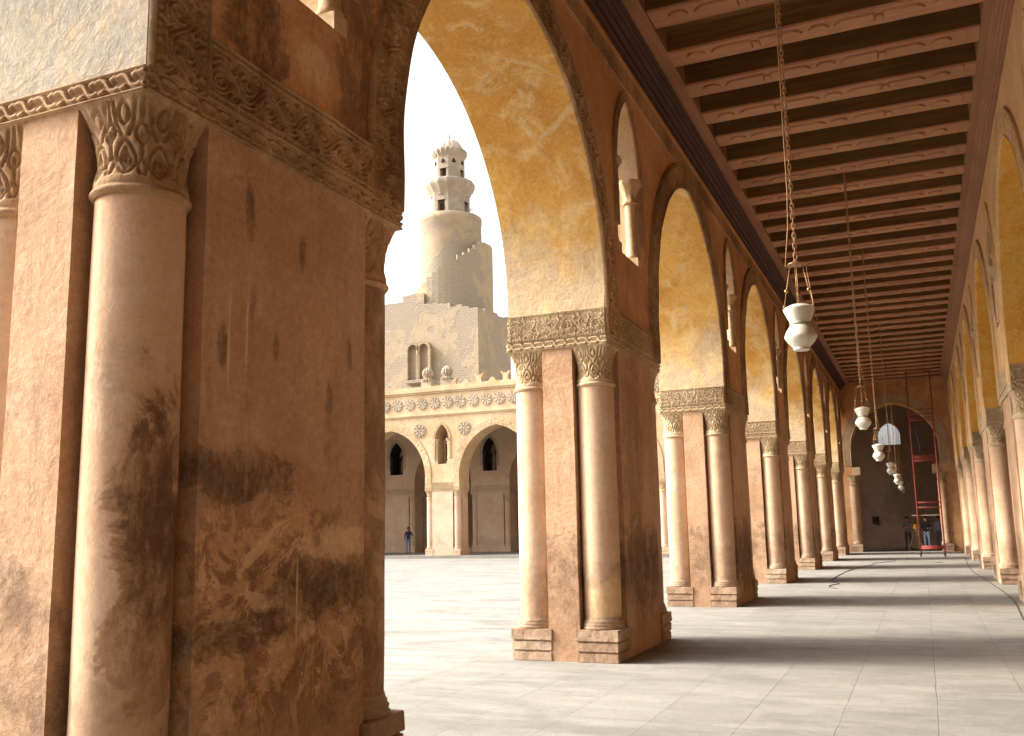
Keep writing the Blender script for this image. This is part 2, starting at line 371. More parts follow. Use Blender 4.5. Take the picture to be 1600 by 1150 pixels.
def grid_mesh(name, P, mat, smooth=True, wrap=False):
    """P: (nu, nv, 3) array"""
    nu, nv = P.shape[:2]
    me = bpy.data.meshes.new(name)
    me.vertices.add(nu*nv); me.vertices.foreach_set('co', P.reshape(-1).astype(np.float32))
    K = nu if wrap else nu-1
    i = np.arange(K)[:, None]; j = np.arange(nv-1)[None, :]; i2 = (i+1) % nu
    q = np.stack([i*nv+j, i2*nv+j, i2*nv+j+1, i*nv+j+1], -1).reshape(-1, 4)
    me.loops.add(q.size); me.loops.foreach_set('vertex_index', q.reshape(-1).astype(np.int32))
    me.polygons.add(len(q)); me.polygons.foreach_set('loop_start', (np.arange(len(q))*4).astype(np.int32))
    me.polygons.foreach_set('use_smooth', np.full(len(q), smooth))
    me.materials.append(mat); me.update(calc_edges=True)
    return me

# ------------------------------------------------------------------ carving patterns (height tiles)
def polydist(W, H, lines, aspect, periodic=True):
    """distance of every texel of a W x H tile (u in 0..aspect, v in 0..1) to a set of polylines"""
    u = (np.arange(W)+.5)/W*aspect; v = (np.arange(H)+.5)/H
    U, V = np.meshgrid(u, v, indexing='ij'); D = np.full(U.shape, 9.0)
    for L in lines:
        L = np.array(L, float)
        for off in ((-aspect, 0, aspect) if periodic else (0,)):
            for a, b in zip(L[:-1], L[1:]):
                ax, ay = a[0]+off, a[1]; dx, dy = b-a
                t = np.clip(((U-ax)*dx+(V-ay)*dy)/(dx*dx+dy*dy+1e-12), 0, 1)
                D = np.minimum(D, np.hypot(U-ax-t*dx, V-ay-t*dy))
    return D
def spiral(cx, cy, r0, turns, a0, sgn=1, n=34):
    return [(cx+r0*(1-.92*t)*math.cos(a0+sgn*2*PI*turns*t), cy+r0*(1-.92*t)*math.sin(a0+sgn*2*PI*turns*t)) for t in np.linspace(0, 1, n)]
def smooth(x, a, b):
    t = np.clip((x-a)/(b-a), 0, 1); return t*t*(3-2*t)
def make_vine():
    A = 1.5
    stem = [(u, .5+.30*math.sin(2*PI*u/A)) for u in np.linspace(0, A, 50)]
    sp = [spiral(A*.25, .40, .27, 1.5, PI*.55, -1), spiral(A*.75, .60, .27, 1.5, -PI*.45, -1)]
    lf = []
    for (cx, cy, s) in ((A*.5, .82, 1), (0, .18, -1), (A*.02, .80, 1), (A*.52, .2, -1)):
        lf.append([(cx+.13*math.sin(t)*math.cos(t/2), cy+s*.12*math.cos(t)) for t in np.linspace(0, 2*PI, 24)])
    d = np.minimum(polydist(150, 100, [stem]+sp, A), polydist(150, 100, lf, A)+.012)
    h = .55+.45*np.cos(2*PI*d/.105)
    h *= smooth(-d, -.20, -.12)*.75+.25
    return h, A
def make_rope():
    A = 1.15
    L = [[(-.10, .74), (.22, .78), (.42, .70), (.55, .50), (.68, .30), (.88, .22), (1.15, .27)], [(.16, .22), (.36, .30)], [(.78, .70), (.95, .78)]]
    d = polydist(90, 50, L, A)
    return 1-smooth(d, .07, .13), A
def make_leaf():
    A = .44
    def heart(cx, cy, w, hh):
        return [(cx+w*s*math.sin(PI*t)**.8*(1-.25*t), cy-hh/2+hh*t) for s in (1,) for t in np.linspace(0, 1, 16)] + \
               [(cx-w*math.sin(PI*t)**.8*(1-.25*t), cy-hh/2+hh*t) for t in np.linspace(1, 0, 16)]
    L = [heart(A/2, .30, .155, .42), heart(A/2, .26, .075, .20), [(A/2, .10), (A/2, .40)],
         heart(0, .60, .085, .24), [(0, .72), (0, 1)], [(0, .30), (0, .60)],
         heart(A/2, .80, .08, .26), [(.07, .95), (.10, .68), (.17, .55)], [(A-.07, .95), (A-.10, .68), (A-.17, .55)],
         [(0.03, .12), (.06, .22), (.0, .34)], [(A-.03, .12), (A-.06, .22), (A, .34)]]
    d = polydist(44, 110, L, A)
    return smooth(d, .006, .028), A
VINE, VA = make_vine(); ROPE, RA = make_rope(); LEAF, LA = make_leaf()
def sample(tile, A, u, v):
    W, H = tile.shape
    x = (u/A % 1.0)*W-.5; y = np.clip(v, 0, 1)*H-.5
    x0 = np.floor(x).astype(int); y0 = np.floor(y).astype(int); fx = x-x0; fy = y-y0
    xa = x0 % W; xb = (x0+1) % W; ya = np.clip(y0, 0, H-1); yb = np.clip(y0+1, 0, H-1)
    return (tile[xa, ya]*(1-fx)+tile[xb, ya]*fx)*(1-fy)+(tile[xa, yb]*(1-fx)+tile[xb, yb]*fx)*fy

def relief_h(u, v, width, kind='vine', seed=0.0, depth=0.028):
    """u along in metres, v 0..1 across a band of this width"""
    if kind == 'rope': return depth*(.15+.85*sample(ROPE, RA, u/width, v)*(smooth(v, .08, .16)*(1-smooth(v, .84, .92)))+.8*((v < .06) | (v > .94)))
    if kind == 'plain': return depth*(.4+.6*((v < .12) | (v > .88)))+0*u
    b = .13
    uu = u/(width*(1-2*b)); vv = (v-b)/(1-2*b)
    uu = uu+.06*np.sin(1.7*uu+seed)+.05*np.sin(2.9*uu+2*seed); vv2 = vv+.04*np.sin(4.1*uu+seed)
    h = sample(VINE, VA, uu, vv2)*.9+.1
    edge = np.minimum(v, 1-v)
    beads = .35+.5*(np.cos(2*PI*u/(width*.11)) > -.2)*((edge > .045) & (edge < .095))
    frame = ((edge <= .03) | ((edge > .108) & (edge < b)))*1.0
    h = np.where(edge < b, np.maximum(beads*(edge > .045), frame*.95), h)
    # worn and broken here and there
    wear = .5+.5*np.sin(u*2.1+seed*3)*np.sin(u*5.3+seed+v*4)
    return depth*1.8*h*(.75+.25*wear)

def sheet(name, C, Nn, wdir, width, mat, parent=None, kind='vine', res=0.012, seed=0.0, depth=0.028, v0=0.0, clipz=None, nvf=1.0):
    """C: centreline (inner edge) points (n,3); wdir (n,3) direction across; Nn (3,) outward normal"""
    C = np.array(C, float); wdir = np.array(wdir, float); Nn = np.array(Nn, float)
    seg = np.r_[0, np.cumsum(np.linalg.norm(np.diff(C, axis=0), axis=1))]
    nu = max(3, int(seg[-1]/res)); nv = max(6, int(width/res*nvf))
    us = np.linspace(0, seg[-1], nu); us = np.r_[us[0], us, us[-1]]
    vs = np.linspace(0, 1, nv); vs = np.r_[0, vs, 1]
    Ci = np.stack([np.interp(us, seg, C[:, k]) for k in range(3)], -1)
    Wi = np.stack([np.interp(us, seg, wdir[:, k]) for k in range(3)], -1)
    Wi /= np.linalg.norm(Wi, axis=1)[:, None]
    # arc length at mid-width keeps the motif even
    U, V = np.meshgrid(us, vs, indexing='ij')
    H = relief_h(U, V, width, kind, seed, depth)
    H[0] = -.01; H[-1] = -.01; H[:, 0] = -.01; H[:, -1] = -.01
    P = Ci[:, None, :]+Wi[:, None, :]*(v0+V*width)[..., None]+Nn[None, None, :]*(H+.003)[..., None]
    if clipz: P[..., 2] = np.minimum(P[..., 2], clipz)
    return link(name, grid_mesh(name, P, mat), parent)

# ------------------------------------------------------------------ the arcade kit (local frame: s along, d into the wall, z up)
ZI, ZP = 3.92, 4.39     # bottom and top of the impost
NOTCH = 0.47
def pier_mesh(L, Th, mats, step=0.1, amp=0.006, z1=ZI):
    n = NOTCH
    poly = [(n, 0), (L-n, 0), (L-n, n), (L, n), (L, Th-n), (L-n, Th-n), (L-n, Th), (n, Th), (n, Th-n), (0, Th-n), (0, n), (n, n)]
    ring = []; nor = []
    m = len(poly)
    for i in range(m):
        a = Vector(poly[i]); b = Vector(poly[(i+1) % m]); d = b-a; k = max(1, int(d.length/step+.5))
        nn = Vector((d.y, -d.x)).normalized()
        for j in range(k):
            ring.append(a+d*j/k); nor.append(nn)
    N = len(ring); zs = np.linspace(0, z1, int(z1/step)+1)
    P = np.zeros((N, len(zs), 3))
    for i in range(N):
        for j, z in enumerate(zs):
            q = Vector((ring[i].x*1.3, ring[i].y*1.3, z*1.1))
            h = mnoise.noise(q*1.2)*amp+mnoise.noise(q*4)*amp*.5
            P[i, j] = (ring[i].x+nor[i].x*h, ring[i].y+nor[i].y*h, z)
    me = grid_mesh('pier', P, mats, True, wrap=True)
    me.set_sharp_from_angle(angle=R(35))
    return me
def column_mesh(mat):
    n = 40; zs = np.linspace(0.50, 3.44, 40); P = np.zeros((n, len(zs), 3))
    for i in range(n):
        a = 2*PI*i/n
        for j, z in enumerate(zs):
            r = .232+.006*math.sin((z-.5)/2.94*PI)+mnoise.noise(Vector((math.cos(a), math.sin(a), z*1.5)))*.004
            P[i, j] = (r*math.cos(a), r*math.sin(a), z)
    return grid_mesh('engaged_column', P, mat, True, wrap=True)
def base_mesh(mat):
    b = MB()
    b.lathe([(.235, .385), (.272, .39), (.278, .41), (.262, .428), (.266, .435), (.270, .452), (.252, .468), (.256, .474), (.256, .488), (.244, .50), (.236, .535)], 32)
    return b.mesh('column_base', mat)
def plinth_mesh(mat):
    b = MB()
    h = .262
    for (k, z0, z1) in ((0.0, 0.0, .11), (-.012, .11, .125), (.004, .125, .235), (-.010, .235, .25), (.014, .25, .388)):
        b.box((-h-k, -h-k, z0), (h+k, h+k, z1))
    me = b.mesh('plinth', mat)
    bm = bmesh.new(); bm.from_mesh(me)
    bmesh.ops.bevel(bm, geom=list(bm.edges), offset=.007, segments=2, affect='EDGES')
    bmesh.ops.subdivide_edges(bm, edges=[e for e in bm.edges if e.calc_length() > .2], cuts=6, use_grid_fill=True)
    for v in bm.verts:
        q = mnoise.noise(v.co*6)*.008+mnoise.noise(v.co*17)*.004
        v.co.x += q; v.co.y += mnoise.noise(v.co*7+Vector((3, 1, 2)))*.008
    bm.to_mesh(me); bm.free(); return me
def capital_mesh(mat, depth=0.026, nth=20, nz=64, seed=0):
    n = 8*nth; zs = np.r_[3.40, np.linspace(3.40, ZI, nz)]
    th = np.arange(n)/n*2*PI; TH, Z = np.meshgrid(th, zs, indexing='ij')
    t = (Z-3.46)/(ZI-3.46); tc = np.clip(t, 0, 1)
    c, s_ = np.cos(TH), np.sin(TH)
    p = 2+tc*8
    sq = 1/(np.abs(c)**p+np.abs(s_)**p)**(1/p)
    r = .246-.020*smooth(tc, 0, .35)+.036*tc**2.6
    r = r*(1+(sq-1)*tc**2.2)
    ring = (Z < 3.46)
    r = np.where(ring, .252+.010*np.cos((Z-3.43)/.03*PI*.9), r)
    hh = sample(LEAF, LA, TH/(2*PI)*8*LA+seed*.07+.012*np.sin(TH*3+Z*9+seed), tc+.02*np.sin(TH*5+seed*2))
    wear = np.clip(.5+.5*np.sin(TH*2.3+seed*2.1)*np.sin(Z*13+seed)+.25*np.sin(TH*9+Z*31), 0, 1)
    hh = hh*(1-.35*wear)+.35*wear; r = r-.006*wear*(tc > .1)
    r = r+np.where(ring | (tc > .97), 0, (hh-1)*depth)
    r = np.where(tc > .97, r+.012, r)
    r[:, 0] = .2
    P = np.stack([r*c, r*s_, Z], -1)
    # lid
    return grid_mesh('capital', P, mat, True, wrap=True)

def arch_curve(sa, sb, apex, c=0.35, n=22, zlo=ZP):
    hw = (sb-sa)/2; mid = (sa+sb)/2; Rr = hw+c; rise = math.sqrt(Rr*Rr-c*c); z0 = apex-rise
    a1 = math.atan2(rise, c)                      # angle at apex seen from the offset centre
    L = []
    for k in range(n+1):
        a = a1*k/n
        L.append((-(Rr*math.cos(a)-c), z0+Rr*math.sin(a)))
    L = [(mid+x, z) for x, z in L] + [(mid-x, z) for x, z in L[-2::-1]]
    return L, z0
def niche_curve(sc_, hw, apex, rise=None, n=10):
    rise = rise or hw*1.9
    c = (rise*rise-hw*hw)/(2*hw); 
    return arch_curve(sc_-hw, sc_+hw, apex, c, n)

def arcade_wall(b, spans, arches, niches, Th, ztop, depth_soffit=True, zlo=ZP, mi_face=0, mi_soffit=1, mi_back=0, mi_niche=2):
    """spans: solid (s0,s1) stretches above the piers, arches (sa,sb,apex,c), niches (centre,hw,sill,apex)"""
    def face(s0, s1, za0, za1, zb0, zb1):
        b.quad((s0, 0, za0), (s1, 0, za1), (s1, 0, zb1), (s0, 0, zb0), mi_face)
        b.quad((s1, Th, za1), (s0, Th, za0), (s0, Th, zb0), (s1, Th, zb1), mi_back)
    def soff(p, q, mi, k=1):
        for j in range(k):
            d0 = Th*j/k; d1 = Th*(j+1)/k
            b.quad((p[0], d0, p[1]), (p[0], d1, p[1]), (q[0], d1, q[1]), (q[0], d0, q[1]), mi, True)
    for (s0, s1) in spans:
        nn = [x for x in niches if s0 < x[0] < s1]
        cur = s0
        for (cx, hw, sill, apex, *rs) in nn:
            face(cur, cx-hw, zlo, zlo, ztop, ztop)
            L, z0 = niche_curve(cx, hw, apex, *rs)
            for p, q in zip(L[:-1], L[1:]):
                face(p[0], q[0], p[1], q[1], ztop, ztop)
                face(p[0], q[0], zlo, zlo, sill, sill)
                soff(p, q, mi_niche)
            soff((cx-hw, sill), (cx-hw, z0), mi_niche); soff((cx+hw, z0), (cx+hw, sill), mi_niche)
            soff((cx+hw, sill), (cx-hw, sill), mi_niche)
            cur = cx+hw
        face(cur, s1, zlo, zlo, ztop, ztop)
    for (sa, sb, apex, c) in arches:
        L, z0 = arch_curve(sa, sb, apex, c)
        for p, q in zip(L[:-1], L[1:]):
            face(p[0], q[0], p[1], q[1], ztop, ztop); soff(p, q, mi_soffit)
        if z0 > zlo:
            soff((sa, zlo), (sa, z0), mi_soffit); soff((sb, z0), (sb, zlo), mi_soffit)

def band_path(sa, sb, apex, c, zstart, d):
    L, z0 = arch_curve(sa, sb, apex, c, n=40)
    pts = [(sa, zstart)]+L+[(sb, zstart)]
    P = np.array([(s, d, z) for s, z in pts]); 
    mid = (sa+sb)/2
    W = []
    for k, (s, z) in enumerate(pts):
        a = pts[max(k-1, 0)]; c_ = pts[min(k+1, len(pts)-1)]
        tx, tz = c_[0]-a[0], c_[1]-a[1]; l = math.hypot(tx, tz)
        W.append((-tz/l, 0, tx/l))
    return P, np.array(W)

SH = {}   # shared meshes
def place_pier(par, s0, L, Th, mat_p, mat_c, mat_s, key, label, hi=False, faces=('front', 'lo', 'hi'), lo_full=True, seed=0.0, band=True, simple_=False):
    k = (key, round(L, 3), hi)
    if k not in SH:
        SH[k] = pier_mesh(L, Th, mat_p, 0.05 if hi else 0.12)
    p = link('pier', SH[k], par, (s0, 0, 0))
    tag(p, label)
    for nm, fn in (('col', column_mesh), ('base', base_mesh), ('pl', plinth_mesh)):
        kk = (nm, mat_c.name)
        if kk not in SH: SH[kk] = fn(mat_c if nm == 'col' else (M['plinth'] if mat_p.name == 'pier_plaster' else mat_p))
    for q in range(4):
        if ('cap', mat_s.name, q) not in SH: SH[('cap', mat_s.name, q)] = capital_mesh(mat_s, seed=q)
    c = .245
    for qi, (x, y) in enumerate(((c, c), (L-c, c), (c, Th-c), (L-c, Th-c))):
        link('engaged_column', SH[('col', mat_c.name)], p, (x, y, 0))
        link('capital', SH[('cap', mat_s.name, int(qi+seed) % 4)], p, (x, y, 0))
        link('column_base', SH[('base', mat_c.name)], p, (x, y, 0))
        link('plinth', SH[('pl', mat_c.name)], p, (x, y, 0))
    # impost core
    b = MB(); b.box((0, 0, ZI), (L, Th, ZP)); b.build('impost_block', mat_s if not hi else M['soffit'], p)
    res = .0065 if hi else (.011 if seed < 3 else .016)
    e = .0
    def strip(nm, A, B, N, z0, z1, kind, mat, dp, sd):
        A = np.array(A, float); B = np.array(B, float)
        Cc = np.linspace(A, B, 12); Cc[:, 2] = z0
        sheet(nm, Cc, N, np.tile([0, 0, 1.0], (12, 1)), z1-z0, mat, p, kind, res, sd, dp)
    x0, x1 = -.012, L+.012
    strip('impost_moulding', (x0, 0, 0), (x1, 0, 0), (0, -1, 0), ZI, ZI+.13, 'rope', mat_s, .030, seed)
    strip('impost_moulding', (0, Th+.012, 0), (0, -.012, 0), (-1, 0, 0), ZI, ZI+.13, 'rope', mat_s, .030, seed)
    strip('impost_moulding', (L, -.012, 0), (L, Th+.012, 0), (1, 0, 0), ZI, ZI+.13, 'rope', mat_s, .030, seed)
    strip('impost_moulding', (L+.012, Th, 0), (-.012, Th, 0), (0, 1, 0), ZI, ZI+.13, 'rope', mat_s, .030, seed)
    bw = .42 if band else 0.0
    strip('impost_frieze', (bw, 0, 0), (L-bw, 0, 0), (0, -1, 0), ZI+.13, ZP+.03, 'vine', mat_s, .032, seed+1)
    if lo_full:
        strip('impost_frieze', (0, Th, 0), (0, 0, 0), (-1, 0, 0), ZI+.13, ZP, 'vine', mat_s, .024, seed+2)
    strip('impost_frieze', (L, 0, 0), (L, Th, 0), (1, 0, 0), ZI+.13, ZP, 'vine', mat_s, .024, seed+3)
    return p

def niche_parts(par, cx, hw, sill, apex, Th, mats, mcol, mcap, res=0.014, sides=(0,), bw=.14, frame_col=None):
    L, z0 = niche_curve(cx, hw, apex, n=16)
    pts = [(cx-hw, sill+.35)]+L+[(cx+hw, sill+.35)]
    P = np.array([(s, 0, z) for s, z in pts]); W = []
    for k in range(len(pts)):
        a = pts[max(k-1, 0)]; c_ = pts[min(k+1, len(pts)-1)]
        l = math.hypot(c_[0]-a[0], c_[1]-a[1]); W.append((-(c_[1]-a[1])/l, 0, (c_[0]-a[0])/l))
    sheet('window_band', P, (0, -1, 0), W, bw, mats, par, 'vine', res, cx, .022, clipz=8.2)
    r = .085
    for dd in (r+.03, Th-r-.03):
        for sg in (-1, 1):
            b = MB(); x = cx+sg*(hw-r*.55)
            b.lathe([(r, sill+.14), (r*1.25, sill+.15), (r*1.25, sill+.19), (r*1.0, sill+.22), (r*.98, z0-.34)], 16, (x, dd, 0))
            b.box((x-r*1.35, dd-r*1.35, sill+.002), (x+r*1.35, dd+r*1.35, sill+.14))
            col = b.build('colonnette', mcol, par)
            b = MB()
            b.lathe([(r*1.25, z0-.35), (r*1.3, z0-.32), (r*1.05, z0-.30), (r*1.15, z0-.2), (r*1.55, z0-.10), (r*1.9, z0-.06), (r*1.9, z0)], 24, (x, dd, 0), ribs=8, ribk=.16)
            b.build('capital', mcap, col)

# ------------------------------------------------------------------ 1. courtyard arcade (left of the corridor)
YS = [-12.0, -4.25, 3.44, 11.19, 19.05, 26.40, 33.72, 40.74, 47.44]
LP = 2.57
YE = 51.95      # face of the end wall
ZC = 8.37       # bottom of the ceiling cornice
names = ['pier behind the viewer', 'pier behind the viewer',
         'nearest brown plaster pier, filling the left of the photo, with a dark damp stain',
         'second pier, standing alone in front with a shadow at its foot and both front columns in view',
         'third pier, seen between the two nearest arches', 'fourth pier along the courtyard side',
         'fifth pier along the courtyard side', 'sixth pier along the courtyard side', 'seventh pier, last before the end wall']
arcL = empty('arcade_wall', (X0, 0, 0), PI/2)
tag(arcL, 'brown plaster arcade with carved stucco bands between the corridor and the sunny courtyard', 'arcade')
def do_arcade(root, starts, face_s, m_face, m_soffit, m_band, m_stucco, gaps_apex, near=2, flip=False, low=False):
    spans = [(s, s+LP) for s in starts]
    arches = []
    for i in range(len(starts)-1):
        arches.append((starts[i]+LP, starts[i+1], gaps_apex.get(i, 7.66), gaps_apex.get(('c', i), .35)))
    niches = []
    for i, s in enumerate(starts):
        cx = s+LP/2
        niches.append((cx, .56, 5.12 if gaps_apex.get(('n', i)) else 5.35, 7.75))
    return spans, arches, niches
gap = {2: 7.28, ('c', 2): .14, 1: 7.4, ('n', 2): True}
spans, arches, niches = do_arcade(arcL, YS, 0, None, None, None, None, gap)
spans.append((YE, YE+0.02)); spans = spans[:-1]
arches.append((YS[-1]+LP, YE+.4, 7.5, .5))
b = MB(); arcade_wall(b, spans, arches, niches, T, 9.9)
b.box((-14, 0, 0), (-12.0, T, 9.9), 0)
b.quad((-14, 0, 9.9), (YE, 0, 9.9), (YE, T, 9.9), (-14, T, 9.9))
b.build('spandrel_wall', [M['wall'], M['soffit'], M['niche']], arcL)
for i, s in enumerate(YS):
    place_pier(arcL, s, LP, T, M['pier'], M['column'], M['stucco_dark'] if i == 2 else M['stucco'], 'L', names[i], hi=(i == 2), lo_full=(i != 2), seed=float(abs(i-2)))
for i, (sa, sb, ap, c) in enumerate(arches):
    if i == 0: continue
    P, W = band_path(sa, sb, ap, c, ZI+.13, 0)
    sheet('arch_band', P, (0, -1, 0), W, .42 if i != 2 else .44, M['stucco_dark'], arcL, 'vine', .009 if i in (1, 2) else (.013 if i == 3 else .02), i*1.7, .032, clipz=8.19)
for i, (cx, hw, sill, ap) in enumerate(niches):
    if i == 0: continue
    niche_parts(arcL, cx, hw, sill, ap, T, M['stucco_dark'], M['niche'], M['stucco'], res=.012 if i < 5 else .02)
Pp = np.array([(s, 0, 7.93) for s in np.linspace(-4, YE, 60)])
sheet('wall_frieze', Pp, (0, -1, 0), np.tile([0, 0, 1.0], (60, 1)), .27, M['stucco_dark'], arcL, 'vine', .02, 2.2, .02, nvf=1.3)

b = MB(); b.box((-12, -.012, 8.21), (YE, 0, 8.372)); b.build('plain_strip', M['wall2'], arcL)
b = MB(); b.box((-12, -.016, 8.20), (YE, -.0125, 8.215)); b.build('strip_edge', M['wall2'], arcL)
# ------------------------------------------------------------------ 2. inner arcade (right of the corridor)
arcR = empty('arcade_wall', (X1, 0, 0), -PI/2)
tag(arcR, 'golden plaster arcade along the right edge of the photo, its columns seen edge on', 'arcade')
ST = sorted([-(y+LP) for y in YS])
spansR = [(s, s+LP) for s in ST]
arR = [(-YE-.4, ST[0], 7.5, .5)]+[(ST[i]+LP, ST[i+1], 7.66, .35) for i in range(len(ST)-1)]
niR = [(s+LP/2, .56, 5.35, 7.75) for s in ST]
b = MB(); arcade_wall(b, spansR, arR, niR, T, 9.9)
b.box((12.0, 0, 0), (14, T, 9.9), 0)
b.build('spandrel_wall', [M['wall2'], M['gold_deep'], M['niche']], arcR)
nmR = {0: 'pier nearest the end wall', 4: 'pier behind the scaffold side, fourth from the end', 5: 'nearest pier at the right edge'}
for i, s in enumerate(ST):
    place_pier(arcR, s, LP, T, M['pier'], M['column'], M['stucco'], 'L', nmR.get(i), seed=4.0+i)
for i, (sa, sb, ap, c) in enumerate(arR):
    if i > 6: continue
    P, W = band_path(sa, sb, ap, c, ZI+.13, 0)
    sheet('arch_band', P, (0, -1, 0), W, .42, M['wall2'], arcR, 'vine', .02 if i < 4 else .014, i*1.3, .028, clipz=8.19)
for i, (cx, hw, sill, ap) in enumerate(niR):
    if i > 7: continue
    niche_parts(arcR, cx, hw, sill, ap, T, M['wall2'], M['wall2'], M['stucco'], res=.02)

# ------------------------------------------------------------------ 3. end wall of the corridor with its arch
endw = empty('end_wall', (0, YE, 0), 0)
tag(endw, 'brown end wall of the corridor pierced by one big pointed arch with a carved border', 'wall')
EA, EB, EAP, EC = -3.20, 1.02, 7.62, .30
b = MB(); arcade_wall(b, [(X0-T, EA), (EB, X1+T)], [(EA, EB, EAP, EC)], [], 1.2, 9.9, zlo=0.0)
b.build('wall', [M['wall'], M['soffit']], endw)
P, W = band_path(EA, EB, EAP, EC, 4.4, 0)
sheet('arch_band', P, (0, -1, 0), W, .44, M['niche'], endw, 'vine', .02, 1.0, .03, clipz=8.3)
for (xa, xb) in ((EA, EA+.0), ):
    pass
for x, sg in ((EA, 1), (EB, -1)):
    for dd in (.16, 1.02):
        cx = x-sg*.02
        link('engaged_column', SH[('col', M['column'].name)], endw, (cx, dd, 0))
        link('capital', SH[('cap', M['stucco'].name, 1)], endw, (cx, dd, 0))
        link('column_base', SH[('base', M['column'].name)], endw, (cx, dd, 0))
        link('plinth', SH[('pl', M['column'].name)], endw, (cx, dd, 0))
    b = MB(); b.box((min(x-sg*.0, x+sg*.40), -.02, ZI), (max(x-sg*.0, x+sg*.40), 1.22, ZI+.42)); bevel(b.build('impost', M['stucco'], endw), .02)

# ------------------------------------------------------------------ 4. ceiling
ceil = empty('ceiling', (0, 0, 8.37))
tag(ceil, 'dark coffered timber ceiling of carved beams over the corridor', 'ceiling', kind='structure')
ZB = 8.70
XL, XR = -3.0, 1.34
yA, yB = -12.0, YE
def cb(name, mb, mat): return mb.build(name, mat, ceil, (0, 0, -8.37))
prof = [(0, 8.37), (.05, 8.37), (.05, 8.41), (.09, 8.43), (.09, 8.50), (.15, 8.53), (.15, 8.575), (.21, 8.60), (.21, 8.63), (.26, 8.65), (.26, 8.675), (.31, 8.69), (.31, 9.05), (0, 9.05)]
b = MB(); b.prism([(X0+x, z) for x, z in prof], 1, yA, yB); cb('cornice', b, M['cornice'])
b = MB(); b.prism([(X1-x*.62, z) for x, z in prof][::-1], 1, yA, yB); cb('cornice', b, M['rail'])
b = MB(); b.box((X0+.31, yA, ZB), (XL, yB, 9.05)); b.box((X0+.312, yA, ZB-.012), (X0+.335, yB, ZB)); cb('side_rail', b, M['rail'])
b = MB(); b.box((XR, yA, ZB), (X1-.192, yB, 9.05)); cb('side_rail', b, M['rail'])
b = MB(); b.box((X0, yA, 9.052), (X1, yB, 9.15)); cb('boarding', b, M['board'])
def beam_mesh():
    W_ = .50
    b = MB(); b.box((XL, 0, ZB+.03), (XR, W_, 9.05), 1); b.box((XL, -.004, ZB+.012), (XR, W_+.004, ZB+.03)); b.box((XL, .02, ZB), (XR, W_-.05, ZB+.012))  # beam sides share the dark board colour, painting in the coffers' shade
    def slab(pts, h=.032):
        n = len(pts); cx = sum(p[0] for p in pts)/n; cy = sum(p[1] for p in pts)/n
        lo = [(cx+(x-cx)*.95, cy+(y-cy)*.86, ZB-h) for x, y in pts]; hi = [(x, y, ZB-.0005) for x, y in pts]
        b.add(hi+lo, [(i, (i+1) % n, n+(i+1) % n, n+i) for i in range(n)]+[tuple(range(n, 2*n))])
    yc = .235; hw = .135
    def oval(xc, l): slab([(xc+l*math.cos(t), yc+hw*(1 if math.sin(t) > 0 else 1)*math.sin(t)) for t in np.linspace(0, 2*PI, 14, endpoint=False)])
    def half(x0, x1, left):
        e = .12
        pts = [(x0+(e if left else 0), yc-hw), (x1-(0 if left else e), yc-hw)]
        if not left: pts += [(x1-e*.35, yc-hw*.5), (x1, yc), (x1-e*.35, yc+hw*.5)]
        pts += [(x1-(0 if left else e), yc+hw), (x0+(e if left else 0), yc+hw)]
        if left: pts += [(x0+e*.35, yc+hw*.5), (x0, yc), (x0+e*.35, yc-hw*.5)]
        slab(pts)
    W0 = XR-XL
    for f in (.09, .5, .88): oval(XL+W0*f, .145)
    for (a, c) in ((.14, .45), (.55, .83)):
        xa, xb = XL+W0*a, XL+W0*c; xm = (xa+xb)/2
        half(xa, xm-.05, True); half(xm+.05, xb, False)
        slab([(xm-.045, yc-.07), (xm+.045, yc-.07), (xm+.045, yc+.07), (xm-.045, yc+.07)])
    slab([(XR-.20, 0.03), (XR-.17, 0.03), (XR-.17, .40), (XR-.20, .40)], .02)
    return b.mesh('beam', [M['beam'], M['board']])
bmesh_ = beam_mesh()
k = 0; y = 13.16-1.19*20
while y < yB-.5:
    o = link('beam', bmesh_, ceil, (0, y+random.uniform(-.02, .02), -8.37+random.uniform(0, .014))); o.rotation_euler = (random.uniform(-.006, .006), random.uniform(-.002, .002), random.uniform(-.004, .004)); k += 1; y += 1.19
# roof slab over everything
b = MB(); b.box((X0-T-.02, -14, 9.92), (9.2, YE+1.2, 10.2))
rf = b.build('roof_slab', M['facade']); tag(rf, 'flat plastered roof deck over the covered corridor', 'roof', kind='structure')

# aisle beyond the inner arcade
b = MB(); b.box((8.4, -14, 0), (9.1, 62, 9.9)); o = b.build('outer_wall', M['wall']); tag(o, 'plain outer wall of the hall beyond the right arcade', 'wall')
b = MB(); b.box((X1+T, -14, 8.9), (8.4, YE, 9.2))
for i in range(54): b.box((X1+T, -13+i*1.19, 8.6), (8.4, -13+i*1.19+.45, 8.9))
o = b.build('aisle_ceiling', M['beam']); tag(o, 'beamed ceiling of the aisle beyond the right arcade', 'ceiling', kind='structure')
b = MB(); b.box((X0-T, -15, 0), (9.1, -14, 9.9)); o = b.build('rear_wall', M['wall']); tag(o, 'plain wall closing the corridor behind the viewer', 'wall')

